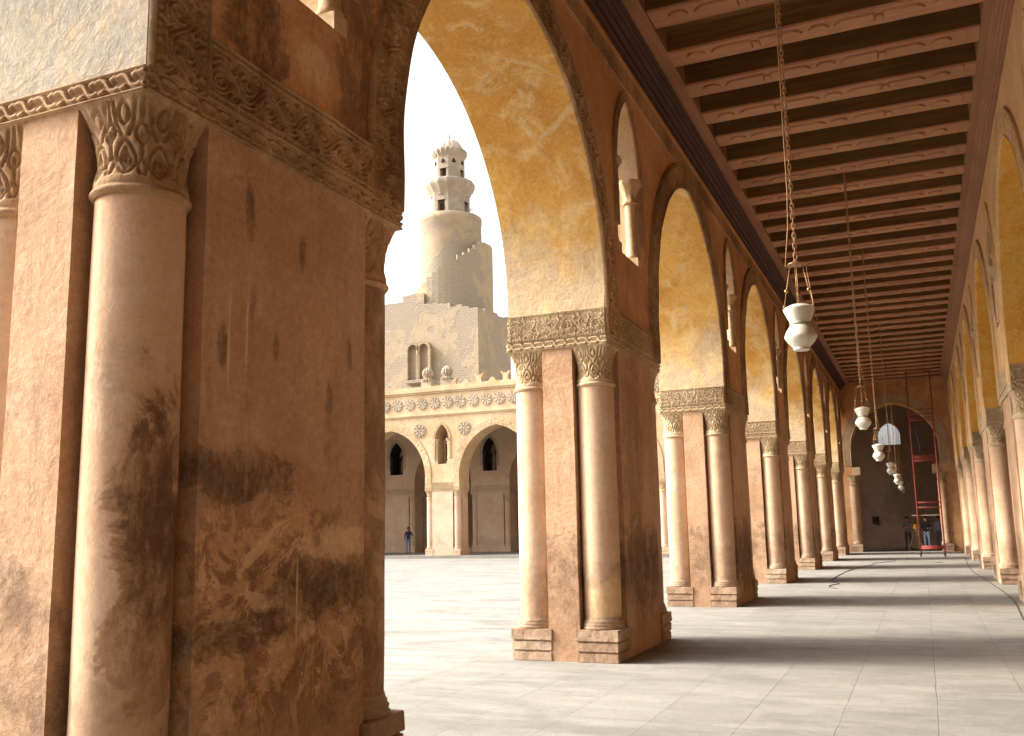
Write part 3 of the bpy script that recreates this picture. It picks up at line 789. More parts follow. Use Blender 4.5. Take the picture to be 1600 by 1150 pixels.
# ------------------------------------------------------------------ 5. ground, floors
b = MB(); b.quad((-400, -400, -.30), (400, -400, -.30), (400, 600, -.30), (-400, 600, -.30)); o = b.build('ground', M['sand']); tag(o, kind='structure')
b = MB(); b.quad((-90, -60, -.18), (X0-T-.55, -60, -.18), (X0-T-.55, YE-.7, -.18), (-90, YE-.7, -.18)); o = b.build('courtyard', M['court']); tag(o, kind='structure')
b = MB(); b.box((X0-T-.55, -15, -.28), (9.1, YE-.7, 0)); o = b.build('floor', M['floor']); tag(o, kind='structure')
b = MB(); b.box((-90, YE-.7, -.28), (9.1, 68, 0.0)); o = b.build('floor', M['floor']); tag(o, kind='structure')

# ------------------------------------------------------------------ 6. courtyard facade across the court
FY = 51.4
fac = empty('courtyard_facade', (0, FY, 0), 0)
tag(fac, 'sunlit cream arcade across the courtyard with rosette frieze and broken cresting', 'facade')
FP = 7.34; PW = 2.36
cent = [-26.95+FP*k for k in range(-3, 3)]       # pier centres
st = [c-PW/2 for c in cent]
sp = [(s, s+PW) for s in st]+[(X0-T-1.9, X0-T+.0)]
ar = [(sp[i][1], sp[i+1][0], 7.78, .5) for i in range(len(sp)-1)]
ni = [(c, .47, 5.55, 8.0) for c in cent]
b = MB(); arcade_wall(b, sp, ar, ni, T, 10.0, mi_niche=1)
b.box((X0-T-1.9, .0, -.18), (X0-T, T, ZP), 0)
b.box((-60, 0, -.18), (st[0]-4.98, T, 10), 0)
L, z0 = arch_curve(st[0]-4.98, st[0], 7.78, .5)
for p, q in zip(L[:-1], L[1:]):
    b.quad((p[0], 0, p[1]), (q[0], 0, q[1]), (q[0], 0, 10), (p[0], 0, 10)); b.quad((p[0], 0, p[1]), (p[0], T, p[1]), (q[0], T, q[1]), (q[0], 0, q[1]), 1)
b.build('wall', [M['facade'], M['facade']], fac)
for i, s in enumerate(st):
    k = ('F', PW)
    p = place_pier(fac, s, PW, T, M['facade_pier'], M['facade_pier'], M['facade'], 'F', 'pale pink pier of the far arcade standing in the gap between the two near piers' if i == 3 else None, seed=5.0+i, band=True)
    bb = MB(); bb.box((-.02, -.02, -.18), (PW+.02, T+.02, 0.0)); bb.build('footing', M['facade_pier'], p)
for i, (sa, sb, ap, c) in enumerate(ar):
    P, W = band_path(sa, sb, ap, c, ZI+.13, 0)
    sheet('arch_band', P, (0, -1, 0), W, .42, M['facade'], fac, 'vine', .035, i*1.7, .022)
for (cx, hw, sill, ap) in ni: niche_parts(fac, cx, hw, sill, ap, T, M['facade'], M['facade'], M['facade'], res=.03)
# string courses and parapet
b = MB()
for (z0_, z1_, p_) in ((8.52, 8.60, .05), (8.60, 8.70, .09), (9.98, 10.08, .08), (10.08, 10.30, .14), (10.30, 10.44, .08)):
    b.box((-60, -p_, z0_), (X0-T, .0, z1_))
b.box((-60, 0.0, 10.0), (X0-T, T, 10.42))
bevel(b.build('moulding', M['facade'], fac), .015)
def rosette_mesh(rad):
    nr, na = 16, 96; rr = np.linspace(0, 1, nr); aa = np.arange(na)/na*2*PI
    A_, R_ = np.meshgrid(aa, rr, indexing='ij')
    pet = np.abs(np.cos(4*A_))
    h = .045*(smooth(pet, .25, .75)*smooth(R_, .18, .3)*(1-smooth(R_, .80, .88))+(R_ < .18)*.9+(R_ > .90)*.9)+.004
    h[:, -1] = -.01
    P = np.stack([rad*R_*np.cos(A_), -h, rad*R_*np.sin(A_)], -1)
    return grid_mesh('rosette', P, M['rose'], True, wrap=True)
r1 = rosette_mesh(.39); r2 = rosette_mesh(.44)
for k in range(34):
    x = -26.55-.89*14+.89*k
    o = link('rosette', r1, fac, (x, -.004, 9.36))
    o.rotation_euler = (0, random.random()*.4, 0)
for c in cent:
    for sg in (-1, 1): link('rosette', r2, fac, (c+sg*1.55, -.004, 7.68))
# cresting: forked merlons and low triangles, some broken
def merlon(kind):
    b = MB()
    if kind == 0:
        poly = [(-.20, 0), (.20, 0), (.14, .22), (.16, .36), (.34, .62), (.20, .60), (.10, .46), (0, .52), (-.10, .46), (-.20, .60), (-.34, .62), (-.16, .36), (-.14, .22)]
    elif kind == 1: poly = [(-.30, 0), (.30, 0), (.10, .30), (-.06, .32)]
    elif kind == 2: poly = [(-.22, 0), (.22, 0), (.16, .25), (.30, .42), (.05, .38), (-.12, .30)]
    b.prism(poly, 1, 0, .22)
    return b.mesh('merlon', M['facade'])
mer = [merlon(0), merlon(1), merlon(2)]
for k in range(44):
    x = -44+.89*k
    if abs(x+28.1) < .4 or abs(x+26.7) < .4: continue
    j = 0 if k % 2 == 0 else 1
    if random.random() < .3 and x < -25: j = 2
    if x < -28.6 and random.random() < .5: continue
    link('merlon', mer[j], fac, (x, .1, 10.42))
def knob():
    b = MB(); b.box((-.36, -.25, 0), (.36, .25, .42))
    b.lathe([(.30, .42), (.34, .5), (.22, .58), (.20, .66), (.27, .78), (.29, .92), (.26, 1.08), (.15, 1.22), (.04, 1.32)], 72, ribs=12, ribk=.30)
    return b.mesh('ribbed_finial', M['rose'])
kb = knob()
for x in (-28.1, -26.72): link('ribbed_finial', kb, fac, (x, .35, 10.42))
# second row of piers behind, the outer wall, roof
inn = empty('rear_arcade', (0, 58.4, 0), 0)
tag(inn, 'shaded second arcade seen through the far arches, each pier pierced by a dark window', 'arcade')
PW2 = 2.9
st2 = [c-PW2/2 for c in cent]
sp2 = [(s, s+PW2) for s in st2]
ar2 = [(sp2[i][1], sp2[i+1][0], 7.5, .5) for i in range(len(sp2)-1)]
ni2 = [(c, .52, 5.45, 7.75) for c in cent]
b = MB(); arcade_wall(b, sp2, ar2, ni2, T, 9.9); b.box((st2[-1]+PW2+4.4, 0, 0), (X0-T, T, 9.9)); b.build('wall', [M['facade_pier'], M['facade_pier'], M['dark']], inn)  # window reveals coloured near black to stand in for shade inside
for i, s in enumerate(st2): place_pier(inn, s, PW2, T, M['facade_pier'], M['facade_pier'], M['facade_pier'], 'G', None, seed=9.0, band=False)
for (cx, hw, sill, ap) in ni2[2:5]:
    niche_parts(inn, cx, hw, sill, ap, T, M['rose'], M['dark'], M['dark'], res=.035, bw=.2)  # colonnettes near black too, part of the painted window shade
    b = MB()
    for i in range(5): b.box((cx+.12+i*.075, .55, sill+.05), (cx+.145+i*.075, .58, sill+1.3))
    for i in range(9): b.box((cx+.12, .552, sill+.1+i*.14), (cx+.45, .578, sill+.13+i*.14))
    b.build('lattice', M['rose'], inn)
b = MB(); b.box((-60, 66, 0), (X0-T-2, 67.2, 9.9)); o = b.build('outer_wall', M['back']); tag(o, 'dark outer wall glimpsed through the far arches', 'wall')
b = MB(); b.box((-60, FY+T, 8.9), (X0-T, 67.2, 9.6))
for i in range(45): b.box((-59+i*1.2, FY+T, 8.6), (-59+i*1.2+.4, 58.4, 8.9))
o = b.build('aisle_ceiling', M['board']); tag(o, 'dark beamed ceiling behind the far arcade', 'ceiling', kind='structure')
# dark hall behind the end arch, back wall with grille window
bw_ = empty('back_wall', (0, 59.6, 0)); tag(bw_, 'dark back wall seen through the end arch with one bright lattice window', 'wall')
wc, whw, wsill, wap = -1.48, .60, 5.98, 7.28
b = MB(); arcade_wall(b, [(-6.5, 9.1)], [], [(wc, whw, wsill, wap, .78)], .5, 9.9, zlo=0.0)
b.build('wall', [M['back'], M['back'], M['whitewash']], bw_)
b = MB()
L, z0 = niche_curve(wc, whw, wap, .78, n=12)
def gz(x):
    for p, q in zip(L[:-1], L[1:]):
        if p[0] <= x <= q[0]: return p[1]+(q[1]-p[1])*(x-p[0])/(q[0]-p[0]+1e-9)
    return z0
for i in range(1, 9):
    x = wc-whw+i*2*whw/9; b.box((x-.005, .2, wsill), (x+.006, .22, gz(x)))
for j in range(1, 9):
    z = wsill+j*.145
    xs = [x for x in np.linspace(wc-whw, wc+whw, 60) if gz(x) > z]
    if xs: b.box((xs[0], .222, z-.006), (xs[-1], .24, z+.006))
b.build('lattice', M['whitewash'], bw_)
b = MB(); b.box((-6.5, YE+1.2, 8.9), (9.1, 60.2, 9.9))
for i in range(5): b.box((-6.5, YE+1.9+i*1.19, 8.6), (9.1, YE+2.35+i*1.19, 8.9))
o = b.build('aisle_ceiling', M['board']); tag(o, 'dark ceiling beyond the end arch', 'ceiling', kind='structure')

# ------------------------------------------------------------------ 7. minaret
mcx, mcy = -45.95, 90.0
MS = 90.0/85.0
mi = empty('minaret', (mcx, mcy, 0)); tag(mi, 'spiral stone minaret with ribbed dome rising above the far arcade', 'minaret')
def mscale(b):
    b.v = [(v[0]*MS, v[1]*MS, 1.66+(v[2]-1.66)*MS) for v in b.v]; return b
b = MB()
# square base block with a ragged top
x0, x1, y0, y1 = -14.0, 5.65, -5.0, 3.3
b.box((x0, y0, 0), (x1, y1, 22.6))
random.seed(3)
x = x0
while x < x1-.01:
    xe = min(x+random.uniform(.35, .8), x1)
    h = 25.4 if x < -3.35 else (26.3 if x < -.75 else 25.1-(x+.75)/6.4*1.2)
    h += random.uniform(-.16, .16)
    b.box((x, y0, 22.6), (xe, y0+1.0, h)); x = xe
y = y0+1.0
while y < y1-.01:
    ye = min(y+random.uniform(.6, 1.1), y1); b.box((x1-.9, y, 22.6), (x1, ye, 24.0+random.uniform(-.15, .15)+.05*(y-y0))); y = ye
b.build('base_block', M['minaret'], mi)
# blind double window
b = MB()
for c in (-1.75, -.45):
    L, z0 = niche_curve(c, .56, 20.7, rise=.62, n=10)
    o_ = [(c-.62, 16.9), (c-.62, 17.0)]
    pts = [(c-.56, 16.9)]+L+[(c+.56, 16.9)]
    for p, q in zip(pts[:-1], pts[1:]):
        b.quad((p[0], y0-.55, p[1]), (p[0], y0+.0, p[1]), (q[0], y0+.0, q[1]), (q[0], y0-.55, q[1]))
        l = math.hypot(q[0]-p[0], q[1]-p[1]); nx, nz = -(q[1]-p[1])/l*.28, (q[0]-p[0])/l*.28
        b.add([(p[0], y0-.55, p[1]), (q[0], y0-.55, q[1]), (q[0]+nx, y0-.55, q[1]+nz), (p[0]+nx, y0-.55, p[1]+nz),
               (p[0]+nx, y0, p[1]+nz), (q[0]+nx, y0, q[1]+nz)], [(0, 1, 2, 3), (3, 2, 5, 4)])
b.box((-2.6, y0-.7, 16.6), (.4, y0, 16.9))
b.lathe([(.14, 16.9), (.12, 17.1), (.11, 19.5), (.2, 19.8), (.2, 19.95)], 12, (-1.10, y0-.45, 0))
b.build('blind_window', M['minaret'], mi)
# round shaft
b = MB()
b.lathe([(3.40, 18), (3.36, 26), (3.33, 30), (3.30, 33.0), (3.36, 33.1), (3.36, 33.7), (3.1, 33.75)], 56)
mscale(b).build('shaft', M['minaret'], mi)
# ramp with stepped parapet: from the right-hand top, round the front, down to the left
b = MB()
N = 26; a_hi, a_lo = R(45), R(-170)
for k in range(N):
    a0 = a_hi+(a_lo-a_hi)*k/N; a1 = a_hi+(a_lo-a_hi)*(k+1)/N; zt = 30.5-.052*max(0, -15-math.degrees((a0+a1)/2))+random.uniform(-.06, .06)
    ro, ri = 4.45, 3.2
    P4 = [(ri*math.cos(a0), ri*math.sin(a0)), (ro*math.cos(a0), ro*math.sin(a0)), (ro*math.cos(a1), ro*math.sin(a1)), (ri*math.cos(a1), ri*math.sin(a1))]
    b.prism(P4[::-1], 2, 18, zt-.8)
    Q4 = [((ro-.4)*math.cos(a0), (ro-.4)*math.sin(a0)), P4[1], P4[2], ((ro-.4)*math.cos(a1), (ro-.4)*math.sin(a1))]
    b.prism(Q4[::-1], 2, zt-.8, zt)
mscale(b).build('ramp', M['minaret'], mi)
def octo(r, z0_, z1_, r2=None):
    b = MB(); r2 = r2 or r
    b.lathe([(r, z0_), (r2, z1_)], 8, a0=R(22.5)); return b
# lower octagon with four openings (built as eight corner piers + lintel)
def octagon(zb, zt, rad, door_z, mat, name, doors=(5, 6, 7, 0, 1, 2, 3, 4), dw=.42, trefoil=False):
    b = MB()
    for i in range(8):
        a = R(22.5)+i*PI/4; a2 = a+PI/4
        A0 = Vector((rad*math.cos(a), rad*math.sin(a))); A1 = Vector((rad*math.cos(a2), rad*math.sin(a2)))
        nrm = -((A0+A1)/2).normalized()*.45; d = (A1-A0); ln = d.length; d.normalize()
        def pan(t0, t1, z0_, z1_, off=0.0):
            p = A0+d*t0-nrm.normalized()*off; q = A0+d*t1-nrm.normalized()*off
            vs = [(p.x, p.y, z0_), (q.x, q.y, z0_), (q.x+nrm.x, q.y+nrm.y, z0_), (p.x+nrm.x, p.y+nrm.y, z0_)]
            vs += [(v[0], v[1], z1_) for v in vs[:4]]
            b.add(vs, [(0, 3, 2, 1), (4, 5, 6, 7), (0, 1, 5, 4), (1, 2, 6, 5), (2, 3, 7, 6), (3, 0, 4, 7)])
        if i % 2 == (1 if not trefoil else 1):
            pan(0, ln/2-dw, zb, zt); pan(ln/2+dw, ln, zb, zt); pan(ln/2-dw, ln/2+dw, door_z, zt)
            pan(ln/2-dw-.12, ln/2+dw+.12, door_z, door_z+.15, .06)
        else:
            pan(0, ln, zb, zt); pan(ln*.25, ln*.75, zb+.3, door_z, -.001+.05)
        if trefoil:
            pass
    return mscale(b).build(name, mat, mi)
octagon(33.7, 36.4, 2.12, 35.4, M['minaret_top'], 'lower_octagon')
b = MB(); b.lathe([(2.08, 36.0), (2.18, 36.25), (2.18, 36.4), (2.42, 36.65), (2.42, 36.8), (2.68, 37.05), (2.68, 37.6), (2.58, 37.7), (1.6, 37.72)], 128, ribs=16, ribk=-.035); mscale(b).build('gallery', M['minaret_top'], mi)
octagon(37.7, 40.6, 1.62, 39.0, M['minaret_top'], 'upper_octagon', dw=.36)
b = MB()
for i in range(8):
    a = i*PI/4+PI/8*0
    for s_ in (-.0,):
        c = Vector((1.50*math.cos(a), 1.50*math.sin(a)))
        for (dx, dz, r) in ((-.11, 0, .13), (.11, 0, .13), (0, .2, .14)):
            t = Vector((-math.sin(a), math.cos(a)))*dx
            b.ball((c.x+t.x, c.y+t.y, 39.75+dz), r, n=8)
mscale(b).build('trefoil_opening_shade', M['dark'], mi)  # solid dark balls stand in for shaded trefoil openings; nothing is cut
b = MB(); b.lathe([(1.56, 40.4), (1.64, 40.5), (1.84, 40.8), (1.93, 41.0), (1.91, 41.25), (1.62, 41.3)], 160, ribs=20, ribk=-.06); mscale(b).build('cornice', M['minaret_top'], mi)
b = MB(); prof_ = [(1.50*math.cos(t)**.9+.001, 41.2+1.50*1.02*math.sin(t)) for t in np.linspace(0, PI/2*.99, 14)]
b.lathe(prof_, 96, ribs=16, ribk=-.06); dm = mscale(b).build('dome', M['whitewash'], mi)
b = MB(); b.tube([(0, 0, 42.6), (0, 0, 43.5)], .035, 6); b.ball((0, 0, 42.9), .12); b.ball((0, 0, 43.15), .08); mscale(b).build('finial', M['metal'], mi)
# weeds on the shaft edge
b = MB()
for k in range(60):
    c = Vector((3.2+random.uniform(-.25, .25), -1.1+random.uniform(-.2, .2), 35.6+random.uniform(0, .5)))
    d1 = Vector((random.uniform(-.15, .15), random.uniform(-.15, .15), random.uniform(.02, .18))); d2 = Vector((random.uniform(-.1, .1), random.uniform(-.1, .1), .05))
    b.add([c, c+d2, c+d1], [(0, 1, 2)])
o = b.build('shrub', M['leaf'], None, (mcx, mcy, 0)); tag(o, 'small green weed growing on the rim of the minaret shaft', 'plant')

# ------------------------------------------------------------------ 8. hanging lamps
def link_mesh(b, c, rot, r=.0045, L=.034, W=.013):
    pts = []
    for k in range(12):
        t = 2*PI*k/12
        x = W*math.cos(t); z = (L-W)*(1 if math.sin(t) > 0 else -1)*(1 if abs(math.sin(t)) > .3 else 0)+W*math.sin(t)
        pts.append((c[0]+x*math.cos(rot), c[1]+x*math.sin(rot), c[2]+z))
    b.tube(pts, r, 5, closed=True)
def lamp(y, z, label, detail=True):
    root = empty('hanging_lamp', (-.93, y, z)); root.rotation_euler = (0, 0, y)
    tag(root, label, 'lamp', 'white glass lamps hanging in a row down the corridor')
    s = 1.0
    up = MB(); up.lathe([(.094, -.02), (.092, .0), (.100, .02), (.118, .055), (.136, .095), (.150, .128), (.150, .136), (.142, .142)], 32, (0, 0, .02), cap=False)
    up.lathe([(.144, .158), (.128, .172), (.085, .192), (.04, .203), (.003, .206)], 32, cap=False)
    up.build('upper_shade', M['ceramic'], root)
    lo = MB(); lo.lathe([(.088, -.002), (.105, -.022), (.132, -.06), (.149, -.105), (.152, -.118), (.149, -.131), (.128, -.165), (.098, -.20), (.080, -.218), (.074, -.225), (.076, -.232), (.076, -.246), (.06, -.25)], 32)
    lo.build('lower_shade', M['ceramic'], root)
    nk = MB(); nk.lathe([(.090, -.004), (.098, .0), (.098, .012), (.090, .018)], 28); nk.build('collar', M['neck'], root)
    d = MB(); zt = .60
    d.lathe([(.004, zt+.05), (.02, zt+.04), (.03, zt+.012), (.075, zt+.004), (.082, zt-.006), (.07, zt-.010), (.02, zt-.012), (.02, zt-.03), (.004, zt-.035)], 24)
    d.build('suspension_disc', M['brass'], root)
    hgr = MB()
    for k in range(3):
        a = 2*PI*k/3+.9
        p0 = Vector((.06*math.cos(a), .06*math.sin(a), zt)); p1 = Vector((.155*math.cos(a), .155*math.sin(a), .155))
        hgr.tube([p0, p1], .004, 6)
        q = p0.lerp(p1, .62); hgr.ball(q, .020); hgr.ball(p0.lerp(p1, .97), .012)
    hgr.tube([(.012, 0, zt-.03), (.012, 0, .2)], .004, 6); hgr.tube([(-.1, .02, zt-.01), (-.17, .03, .06), (-.19, .03, -.02)], .003, 5)
    hgr.build('hanger_rods', M['brass'], root)
    ch = MB(); H = 8.9-z; zz = zt+.05
    if detail:
        i = 0
        while zz+.06 < H:
            link_mesh(ch, (0.0, 0, zz+.03), (i % 2)*PI/2+.3, .0055, .036, .016); zz += .050; i += 1
    else: ch.tube([(0, 0, zz), (0, 0, H)], .010, 6)
    ch.build('chain', M['chain'], root)
    wr = MB(); pts = [(.03+.004*math.sin(t*9), .01, zt+(H-zt)*t) for t in np.linspace(0.0, 1, 14)]
    pts[0] = (.11, .0, zt-.01); pts[1] = (.055, .005, pts[1][2])
    wr.tube(pts, .006, 6); wr.build('wire', M['chain'], root)
LM = [(9.13, 3.50), (19.51, 3.64), (26.16, 3.39), (36.71, 3.48), (45.53, 3.43), (52.6, 3.36), (58.6, 3.35)]
LB = ['nearest and largest white glass lamp, on a long copper chain', 'second white lamp in the row, just left above the window in the end wall',
      'third white lamp, hanging in front of the lower left of the bright window', 'fourth white lamp, just below the bright window',
      'fifth white lamp from the front, close behind the fourth', 'sixth white lamp, small and far down the row',
      'seventh and farthest white lamp, lowest in the picture']
for i, (y, z) in enumerate(LM): lamp(y, z, LB[i], i < 4)

# ------------------------------------------------------------------ 9. scaffold tower
scf = empty('scaffold_tower', (.27, 45.0, 0)); tag(scf, 'tall narrow red scaffold tower on castors near the end of the corridor', 'scaffold')
hw = .485; dp = 1.15; top = 8.15
for i, (x, y) in enumerate(((-hw, 0), (hw, 0), (-hw, dp), (hw, dp))):
    b = MB(); b.tube([(x, y, .17), (x, y, top if y == 0 else 6.0)], .028, 8); b.build('upright', M['red'], scf)
    b = MB(); b.lathe([(.055, -.026), (.085, -.018), (.085, .018), (.055, .026)], 20)
    b.v = [(v[2], v[0], v[1]) for v in b.v]; b.tube([(-.03, 0, 0), (-.03, 0, .09), (.03, 0, .09), (.03, 0, 0)], .010, 6)
    b.box((-.02, -.02, .09), (.02, .02, .17))
    cs = b.build('castor', M['rubber'], scf, (x, y, .087)); cs.rotation_euler = (0, 0, random.uniform(-.8, .8))
for z in (top-.03, 6.42, 6.22, 6.05, 4.36, 4.20, 2.34, 2.12, .42, .34):
    for yy in ((0, dp) if z < 6.1 else (0,)):
        b = MB(); b.tube([(-hw, yy, z), (hw, yy, z)], .021, 8); b.build('rung', M['red'], scf)
for x in (-hw, hw):
    for (za, zb) in ((.4, 2.1), (2.3, 4.2), (4.3, 6.0)):
        b = MB(); b.tube([(x, 0, za), (x, dp, zb)], .014, 6); b.build('brace', M['red'], scf)
b = MB(); b.box((-.18, -.03, 4.26), (.22, .03, 4.31)); b.build('clamp_bar', M['red'], scf)
b = MB(); b.box((-.72, .02, 1.76), (hw-.02, .30, 1.80)); b.box((-.55, .32, 1.76), (hw-.02, .60, 1.80)); o = b.build('plank', M['plank'], None, (.27, 45.0, 0)); tag(o, 'pale wooden plank laid across the red scaffold', 'plank')
b = MB(); b.tube([(.27-.26, 44.98, 5.5), (.27-.22, 44.95, 5.1), (.27-.15, 44.94, 4.7), (.27-.17, 44.94, 4.55)], .018, 6); o = b.build('rope', M['blue']); tag(o, 'blue rope dangling from a rung of the scaffold', 'rope')

# ------------------------------------------------------------------ 10. cables and floor plate
def cable(pts, r, label):
    P = [Vector((x, y, r+.001)) for x, y in pts]; out = []
    for i in range(len(P)-1):
        p0, p1, p2, p3 = P[max(i-1, 0)], P[i], P[i+1], P[min(i+2, len(P)-1)]
        for t in np.linspace(0, 1, 10, endpoint=False):
            out.append(.5*((2*p1)+(-p0+p2)*t+(2*p0-5*p1+4*p2-p3)*t*t+(-p0+3*p1-3*p2+p3)*t**3))
    out.append(P[-1]); b = MB(); b.tube(out, r, 6); o = b.build('cable', M['cable']); tag(o, label, 'cable', 'cables lying on the corridor floor')
cable([(1.2, 9), (1.28, 13), (1.35, 17.4), (1.52, 22), (1.41, 27.3), (1.27, 32.7), (1.30, 36.5), (1.36, 40), (1.45, 44)], .008, 'long black cable running along the floor on the right')
cable([(-2.05, 24.4), (-2.28, 25.0), (-2.30, 25.7), (-2.16, 26.4), (-2.42, 27.2), (-2.48, 28.5), (-2.45, 31), (-2.30, 34), (-1.9, 37), (-1.76, 38.8), (-1.12, 40.5)], .009, 'curling black cable end lying on the floor left of centre')
b = MB(); b.lathe([(.16, 0), (.17, .006), (.12, .012), (.02, .014)], 20); o = b.build('floor_plate', M['metal'], None, (.4, 39.2, .001)); tag(o, 'small round dark metal plate on the floor in front of the scaffold', 'floor plate')
b = MB(); b.box((-.14, -.15, -.2), (.14, 0, .2)); b.box((-.11, -.17, -.17), (.11, -.15, .17)); b.box((-.12, -.16, -.25), (.12, -.02, -.205)); o = b.build('wall_box', M['dark'], None, (-2.62, 59.6, 1.6)); tag(o, 'small dark box fixed low on the shaded back wall', 'box')

# ------------------------------------------------------------------ 11. people
def person(loc, rz, label, J, mats, hgt=1.75):
    """J: joints in metres, facing -Y; mats: shirt, trousers"""
    root = empty('person', loc, rz); tag(root, label, 'person')
    V_ = ['pelvis', 'waist', 'chest', 'neck', 'chin', 'head', 'crown',
          'shL', 'elL', 'wrL', 'paL', 'shR', 'elR', 'wrR', 'paR', 'hiL', 'knL', 'anL', 'toL', 'hiR', 'knR', 'anR', 'toR']
    rad = dict(pelvis=.135, waist=.118, chest=.140, neck=.058, chin=.068, head=.092, crown=.070, shL=.062, elL=.043, wrL=.028, paL=.034,
               shR=.062, elR=.043, wrR=.028, paR=.034, hiL=.090, knL=.058, anL=.042, toL=.036, hiR=.090, knR=.058, anR=.042, toR=.036)
    E = [('pelvis', 'waist'), ('waist', 'chest'), ('chest', 'neck'), ('neck', 'chin'), ('chin', 'head'), ('head', 'crown'),
         ('chest', 'shL'), ('shL', 'elL'), ('elL', 'wrL'), ('wrL', 'paL'), ('chest', 'shR'), ('shR', 'elR'), ('elR', 'wrR'), ('wrR', 'paR'),
         ('pelvis', 'hiL'), ('hiL', 'knL'), ('knL', 'anL'), ('anL', 'toL'), ('pelvis', 'hiR'), ('hiR', 'knR'), ('knR', 'anR'), ('anR', 'toR')]
    me = bpy.data.meshes.new('body'); me.from_pydata([J[k] for k in V_], [(V_.index(a), V_.index(c)) for a, c in E], [])
    o = bpy.data.objects.new('tmp', me); COL.objects.link(o)
    sk = o.modifiers.new('s', 'SKIN'); 
    for i, k in enumerate(V_):
        sv = me.skin_vertices[0].data[i]; r = rad[k]
        sv.radius = (r*1.12, r*.82) if k in ('pelvis', 'waist', 'chest') else (r, r)
        sv.use_root = (k == 'pelvis')
    sb = o.modifiers.new('d', 'SUBSURF'); sb.levels = 2; sb.render_levels = 2
    dg = bpy.context.evaluated_depsgraph_get(); m2 = bpy.data.meshes.new_from_object(o.evaluated_get(dg))
    bpy.data.objects.remove(o)
    b = MB(); b.v = [tuple(v.co) for v in m2.vertices]; b.f = [tuple(p.vertices) for p in m2.polygons]; b.m = [0]*len(b.f); b.sm = [True]*len(b.f)
    reg = {('pelvis', 'waist'): 1, ('waist', 'chest'): 1, ('chest', 'neck'): 1, ('chest', 'shL'): 1, ('chest', 'shR'): 1, ('shL', 'elL'): 1, ('shR', 'elR'): 1,
           ('pelvis', 'hiL'): 2, ('pelvis', 'hiR'): 2, ('hiL', 'knL'): 2, ('hiR', 'knR'): 2, ('knL', 'anL'): 2, ('knR', 'anR'): 2, ('anL', 'toL'): 3, ('anR', 'toR'): 3}
    if mats[2]: reg[('elL', 'wrL')] = 1; reg[('elR', 'wrR')] = 1
    JV = {k: Vector(v) for k, v in J.items()}
    for fi, f in enumerate(b.f):
        c = sum((Vector(b.v[i]) for i in f), Vector())/len(f); best = 9; bi = 0
        for e in E:
            A_, B_ = JV[e[0]], JV[e[1]]; d = B_-A_; t = max(0, min(1, (c-A_).dot(d)/d.length_squared)); dist = (c-A_-d*t).length-(rad[e[0]]*(1-t)+rad[e[1]]*t)*.9
            if dist < best: best = dist; bi = reg.get(e, 0)
        if bi == 1 and c.z < J['pelvis'][2]-.02: bi = 2
        b.m[fi] = bi
    # face and hands grow out of the same mesh
    h = JV['head']; ch = JV['chin']; fd = Vector(J.get('face', (0, -1, 0))).normalized(); sd_ = fd.cross(Vector((0, 0, 1))).normalized(); up = Vector((0, 0, 1))
    b.tube([h+fd*.08+up*.01, h+fd*.112-up*.03, h+fd*.09-up*.045], [.010, .016, .012], 6, 0)
    b.tube([h+fd*.075-up*.075-sd_*.025, h+fd*.088-up*.075, h+fd*.075-up*.075+sd_*.025], [.006, .009, .006], 6, 0)
    for s_ in (-1, 1):
        b.ball(h+fd*.083+sd_*.032*s_+up*.012, .010, 4); b.ball(h+sd_*.094*s_-up*.01, .022, 0, sx=.5, sz=1.3)
    for S in ('L', 'R'):
        wr_, pa = JV['wr'+S], JV['pa'+S]; d = (pa-wr_).normalized(); fwd = Vector(J.get('palm'+S, (0, -1, 0)))
        side = d.cross(fwd).normalized(); cur = side.cross(d).normalized()
        for k in range(4):
            o0 = pa+side*(.022-.0145*k)+d*.012; ln = (.062, .072, .067, .052)[k]
            b.tube([o0, o0+d*ln*.45+cur*.006, o0+d*ln*.75+cur*.022, o0+d*ln*.85+cur*.040], [.0095, .009, .008, .0065], 6, 0)
        o0 = wr_.lerp(pa, .5)+side*.022; b.tube([o0, o0+side*.022+d*.02, o0+side*.026+d*.048+cur*.01], [.012, .010, .008], 6, 0)
    b.build('body', [M['skin'], mats[0], mats[1], M['shoe'], M['hair']], root)
    hr = MB(); n = 20
    vs = []; rings = 8
    for k in range(rings+1):
        t = k/rings*R(112)
        for i in range(n):
            a = 2*PI*i/n; dirv = Vector((math.cos(a)*math.sin(t), math.sin(a)*math.sin(t), math.cos(t)))
            fr = max(0, dirv.dot(fd)); lim = 1.0
            if dirv.z < .35 and fr > .35: dirv = (dirv+up*(.6*fr)).normalized()
            vs.append(h+Vector((dirv.x*.100, dirv.y*.100, dirv.z*.122+.02))-fd*.008)
    hr.add(vs, [(k*n+i, k*n+(i+1) % n, (k+1)*n+(i+1) % n, (k+1)*n+i) for k in range(rings) for i in range(n)], 0, True)
    hr.build('hair', M['hair'], root)
    return root
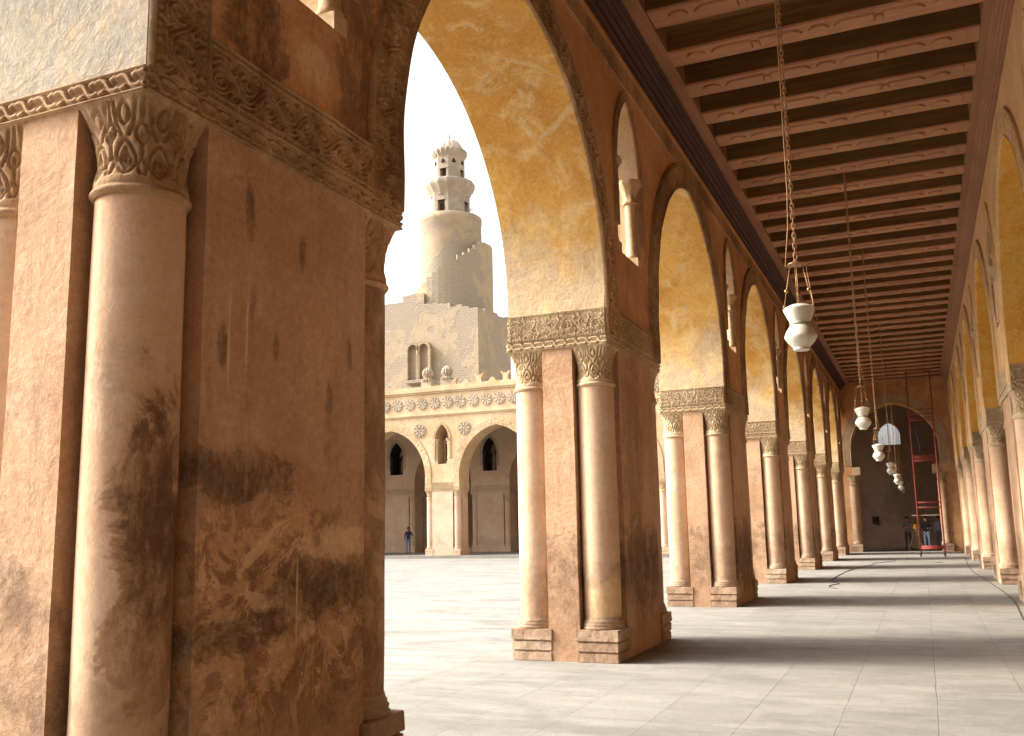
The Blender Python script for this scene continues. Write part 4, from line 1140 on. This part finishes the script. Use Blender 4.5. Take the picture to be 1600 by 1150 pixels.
base = dict(pelvis=(0, 0, .95), waist=(0, 0, 1.10), chest=(0, 0, 1.32), neck=(0, .01, 1.48), chin=(0, -.01, 1.54), head=(0, -.015, 1.63), crown=(0, .0, 1.70),
            shL=(-.17, 0, 1.41), elL=(-.22, .02, 1.13), wrL=(-.23, -.06, .89), paL=(-.23, -.08, .82), shR=(.17, 0, 1.41), elR=(.22, .02, 1.13), wrR=(.23, -.06, .89), paR=(.23, -.08, .82),
            hiL=(-.09, 0, .90), knL=(-.10, -.02, .50), anL=(-.11, .02, .09), toL=(-.12, -.13, .04), hiR=(.09, 0, .90), knR=(.10, -.02, .50), anR=(.11, .02, .09), toR=(.12, -.13, .04))
def J(**k): d = dict(base); d.update(k); return d
# walking towards the camera, hand to his ear
person((-31.4, 55.0, 0), R(28), 'man in a navy sweater and blue jeans walking beneath the far sunlit arcade',
       J(knL=(-.09, -.16, .52), anL=(-.09, -.10, .11), toL=(-.09, -.25, .07), knR=(.09, .02, .50), anR=(.10, .20, .13), toR=(.10, .10, .04),
         elR=(.27, -.10, 1.17), wrR=(.15, -.13, 1.42), paR=(.12, -.10, 1.50), elL=(-.24, .06, 1.14), wrL=(-.22, -.06, .92), paL=(-.21, -.09, .86), face=(.2, -1, 0)), (M['navy'], M['jeans'], True))
person((-.80, 53.6, 0), R(10), 'person in a purple shirt and dark trousers standing at the yellow instrument',
       J(elR=(.21, -.12, 1.18), wrR=(.17, -.36, 1.20), paR=(.17, -.43, 1.22), elL=(-.22, -.08, 1.16), wrL=(-.05, -.33, 1.19), paL=(-.0, -.39, 1.21), face=(.3, -1, -.1)), (M['plaid'], M['khaki'], False))
person((.10, 53.3, 0), R(-20), 'man in a black T-shirt and pale jeans standing behind the red scaffold',
       J(elR=(.24, -.06, 1.15), wrR=(.20, -.30, 1.14), paR=(.19, -.37, 1.15), face=(.5, -1, 0)), (M['black'], M['palejeans'], False))
person((.72, 54.6, 0), R(20), 'person in pale blue clothes half hidden behind the right upright of the scaffold',
       J(), (M['palecloth'], M['jeans'], True))
tp = empty('tripod_instrument', (-.42, 53.15, 0), 0); tag(tp, 'yellow instrument on a thin tripod beside the person in the checked shirt', 'instrument')
for k in range(3):
    a = 2*PI*k/3-.6; b = MB(); b.tube([(.04*math.cos(a), .04*math.sin(a), 1.12), (.42*math.cos(a), .42*math.sin(a), 0.0)], .014, 6); b.build('leg', M['plank'], tp)
b = MB(); b.box((-.08, -.06, 1.12), (.08, .06, 1.32)); b.tube([(-.0, -.12, 1.24), (0, .10, 1.24)], .035, 10); b.box((-.10, -.02, 1.30), (.10, .02, 1.35)); bevel(b.build('instrument_head', M['yellow'], tp), .01)
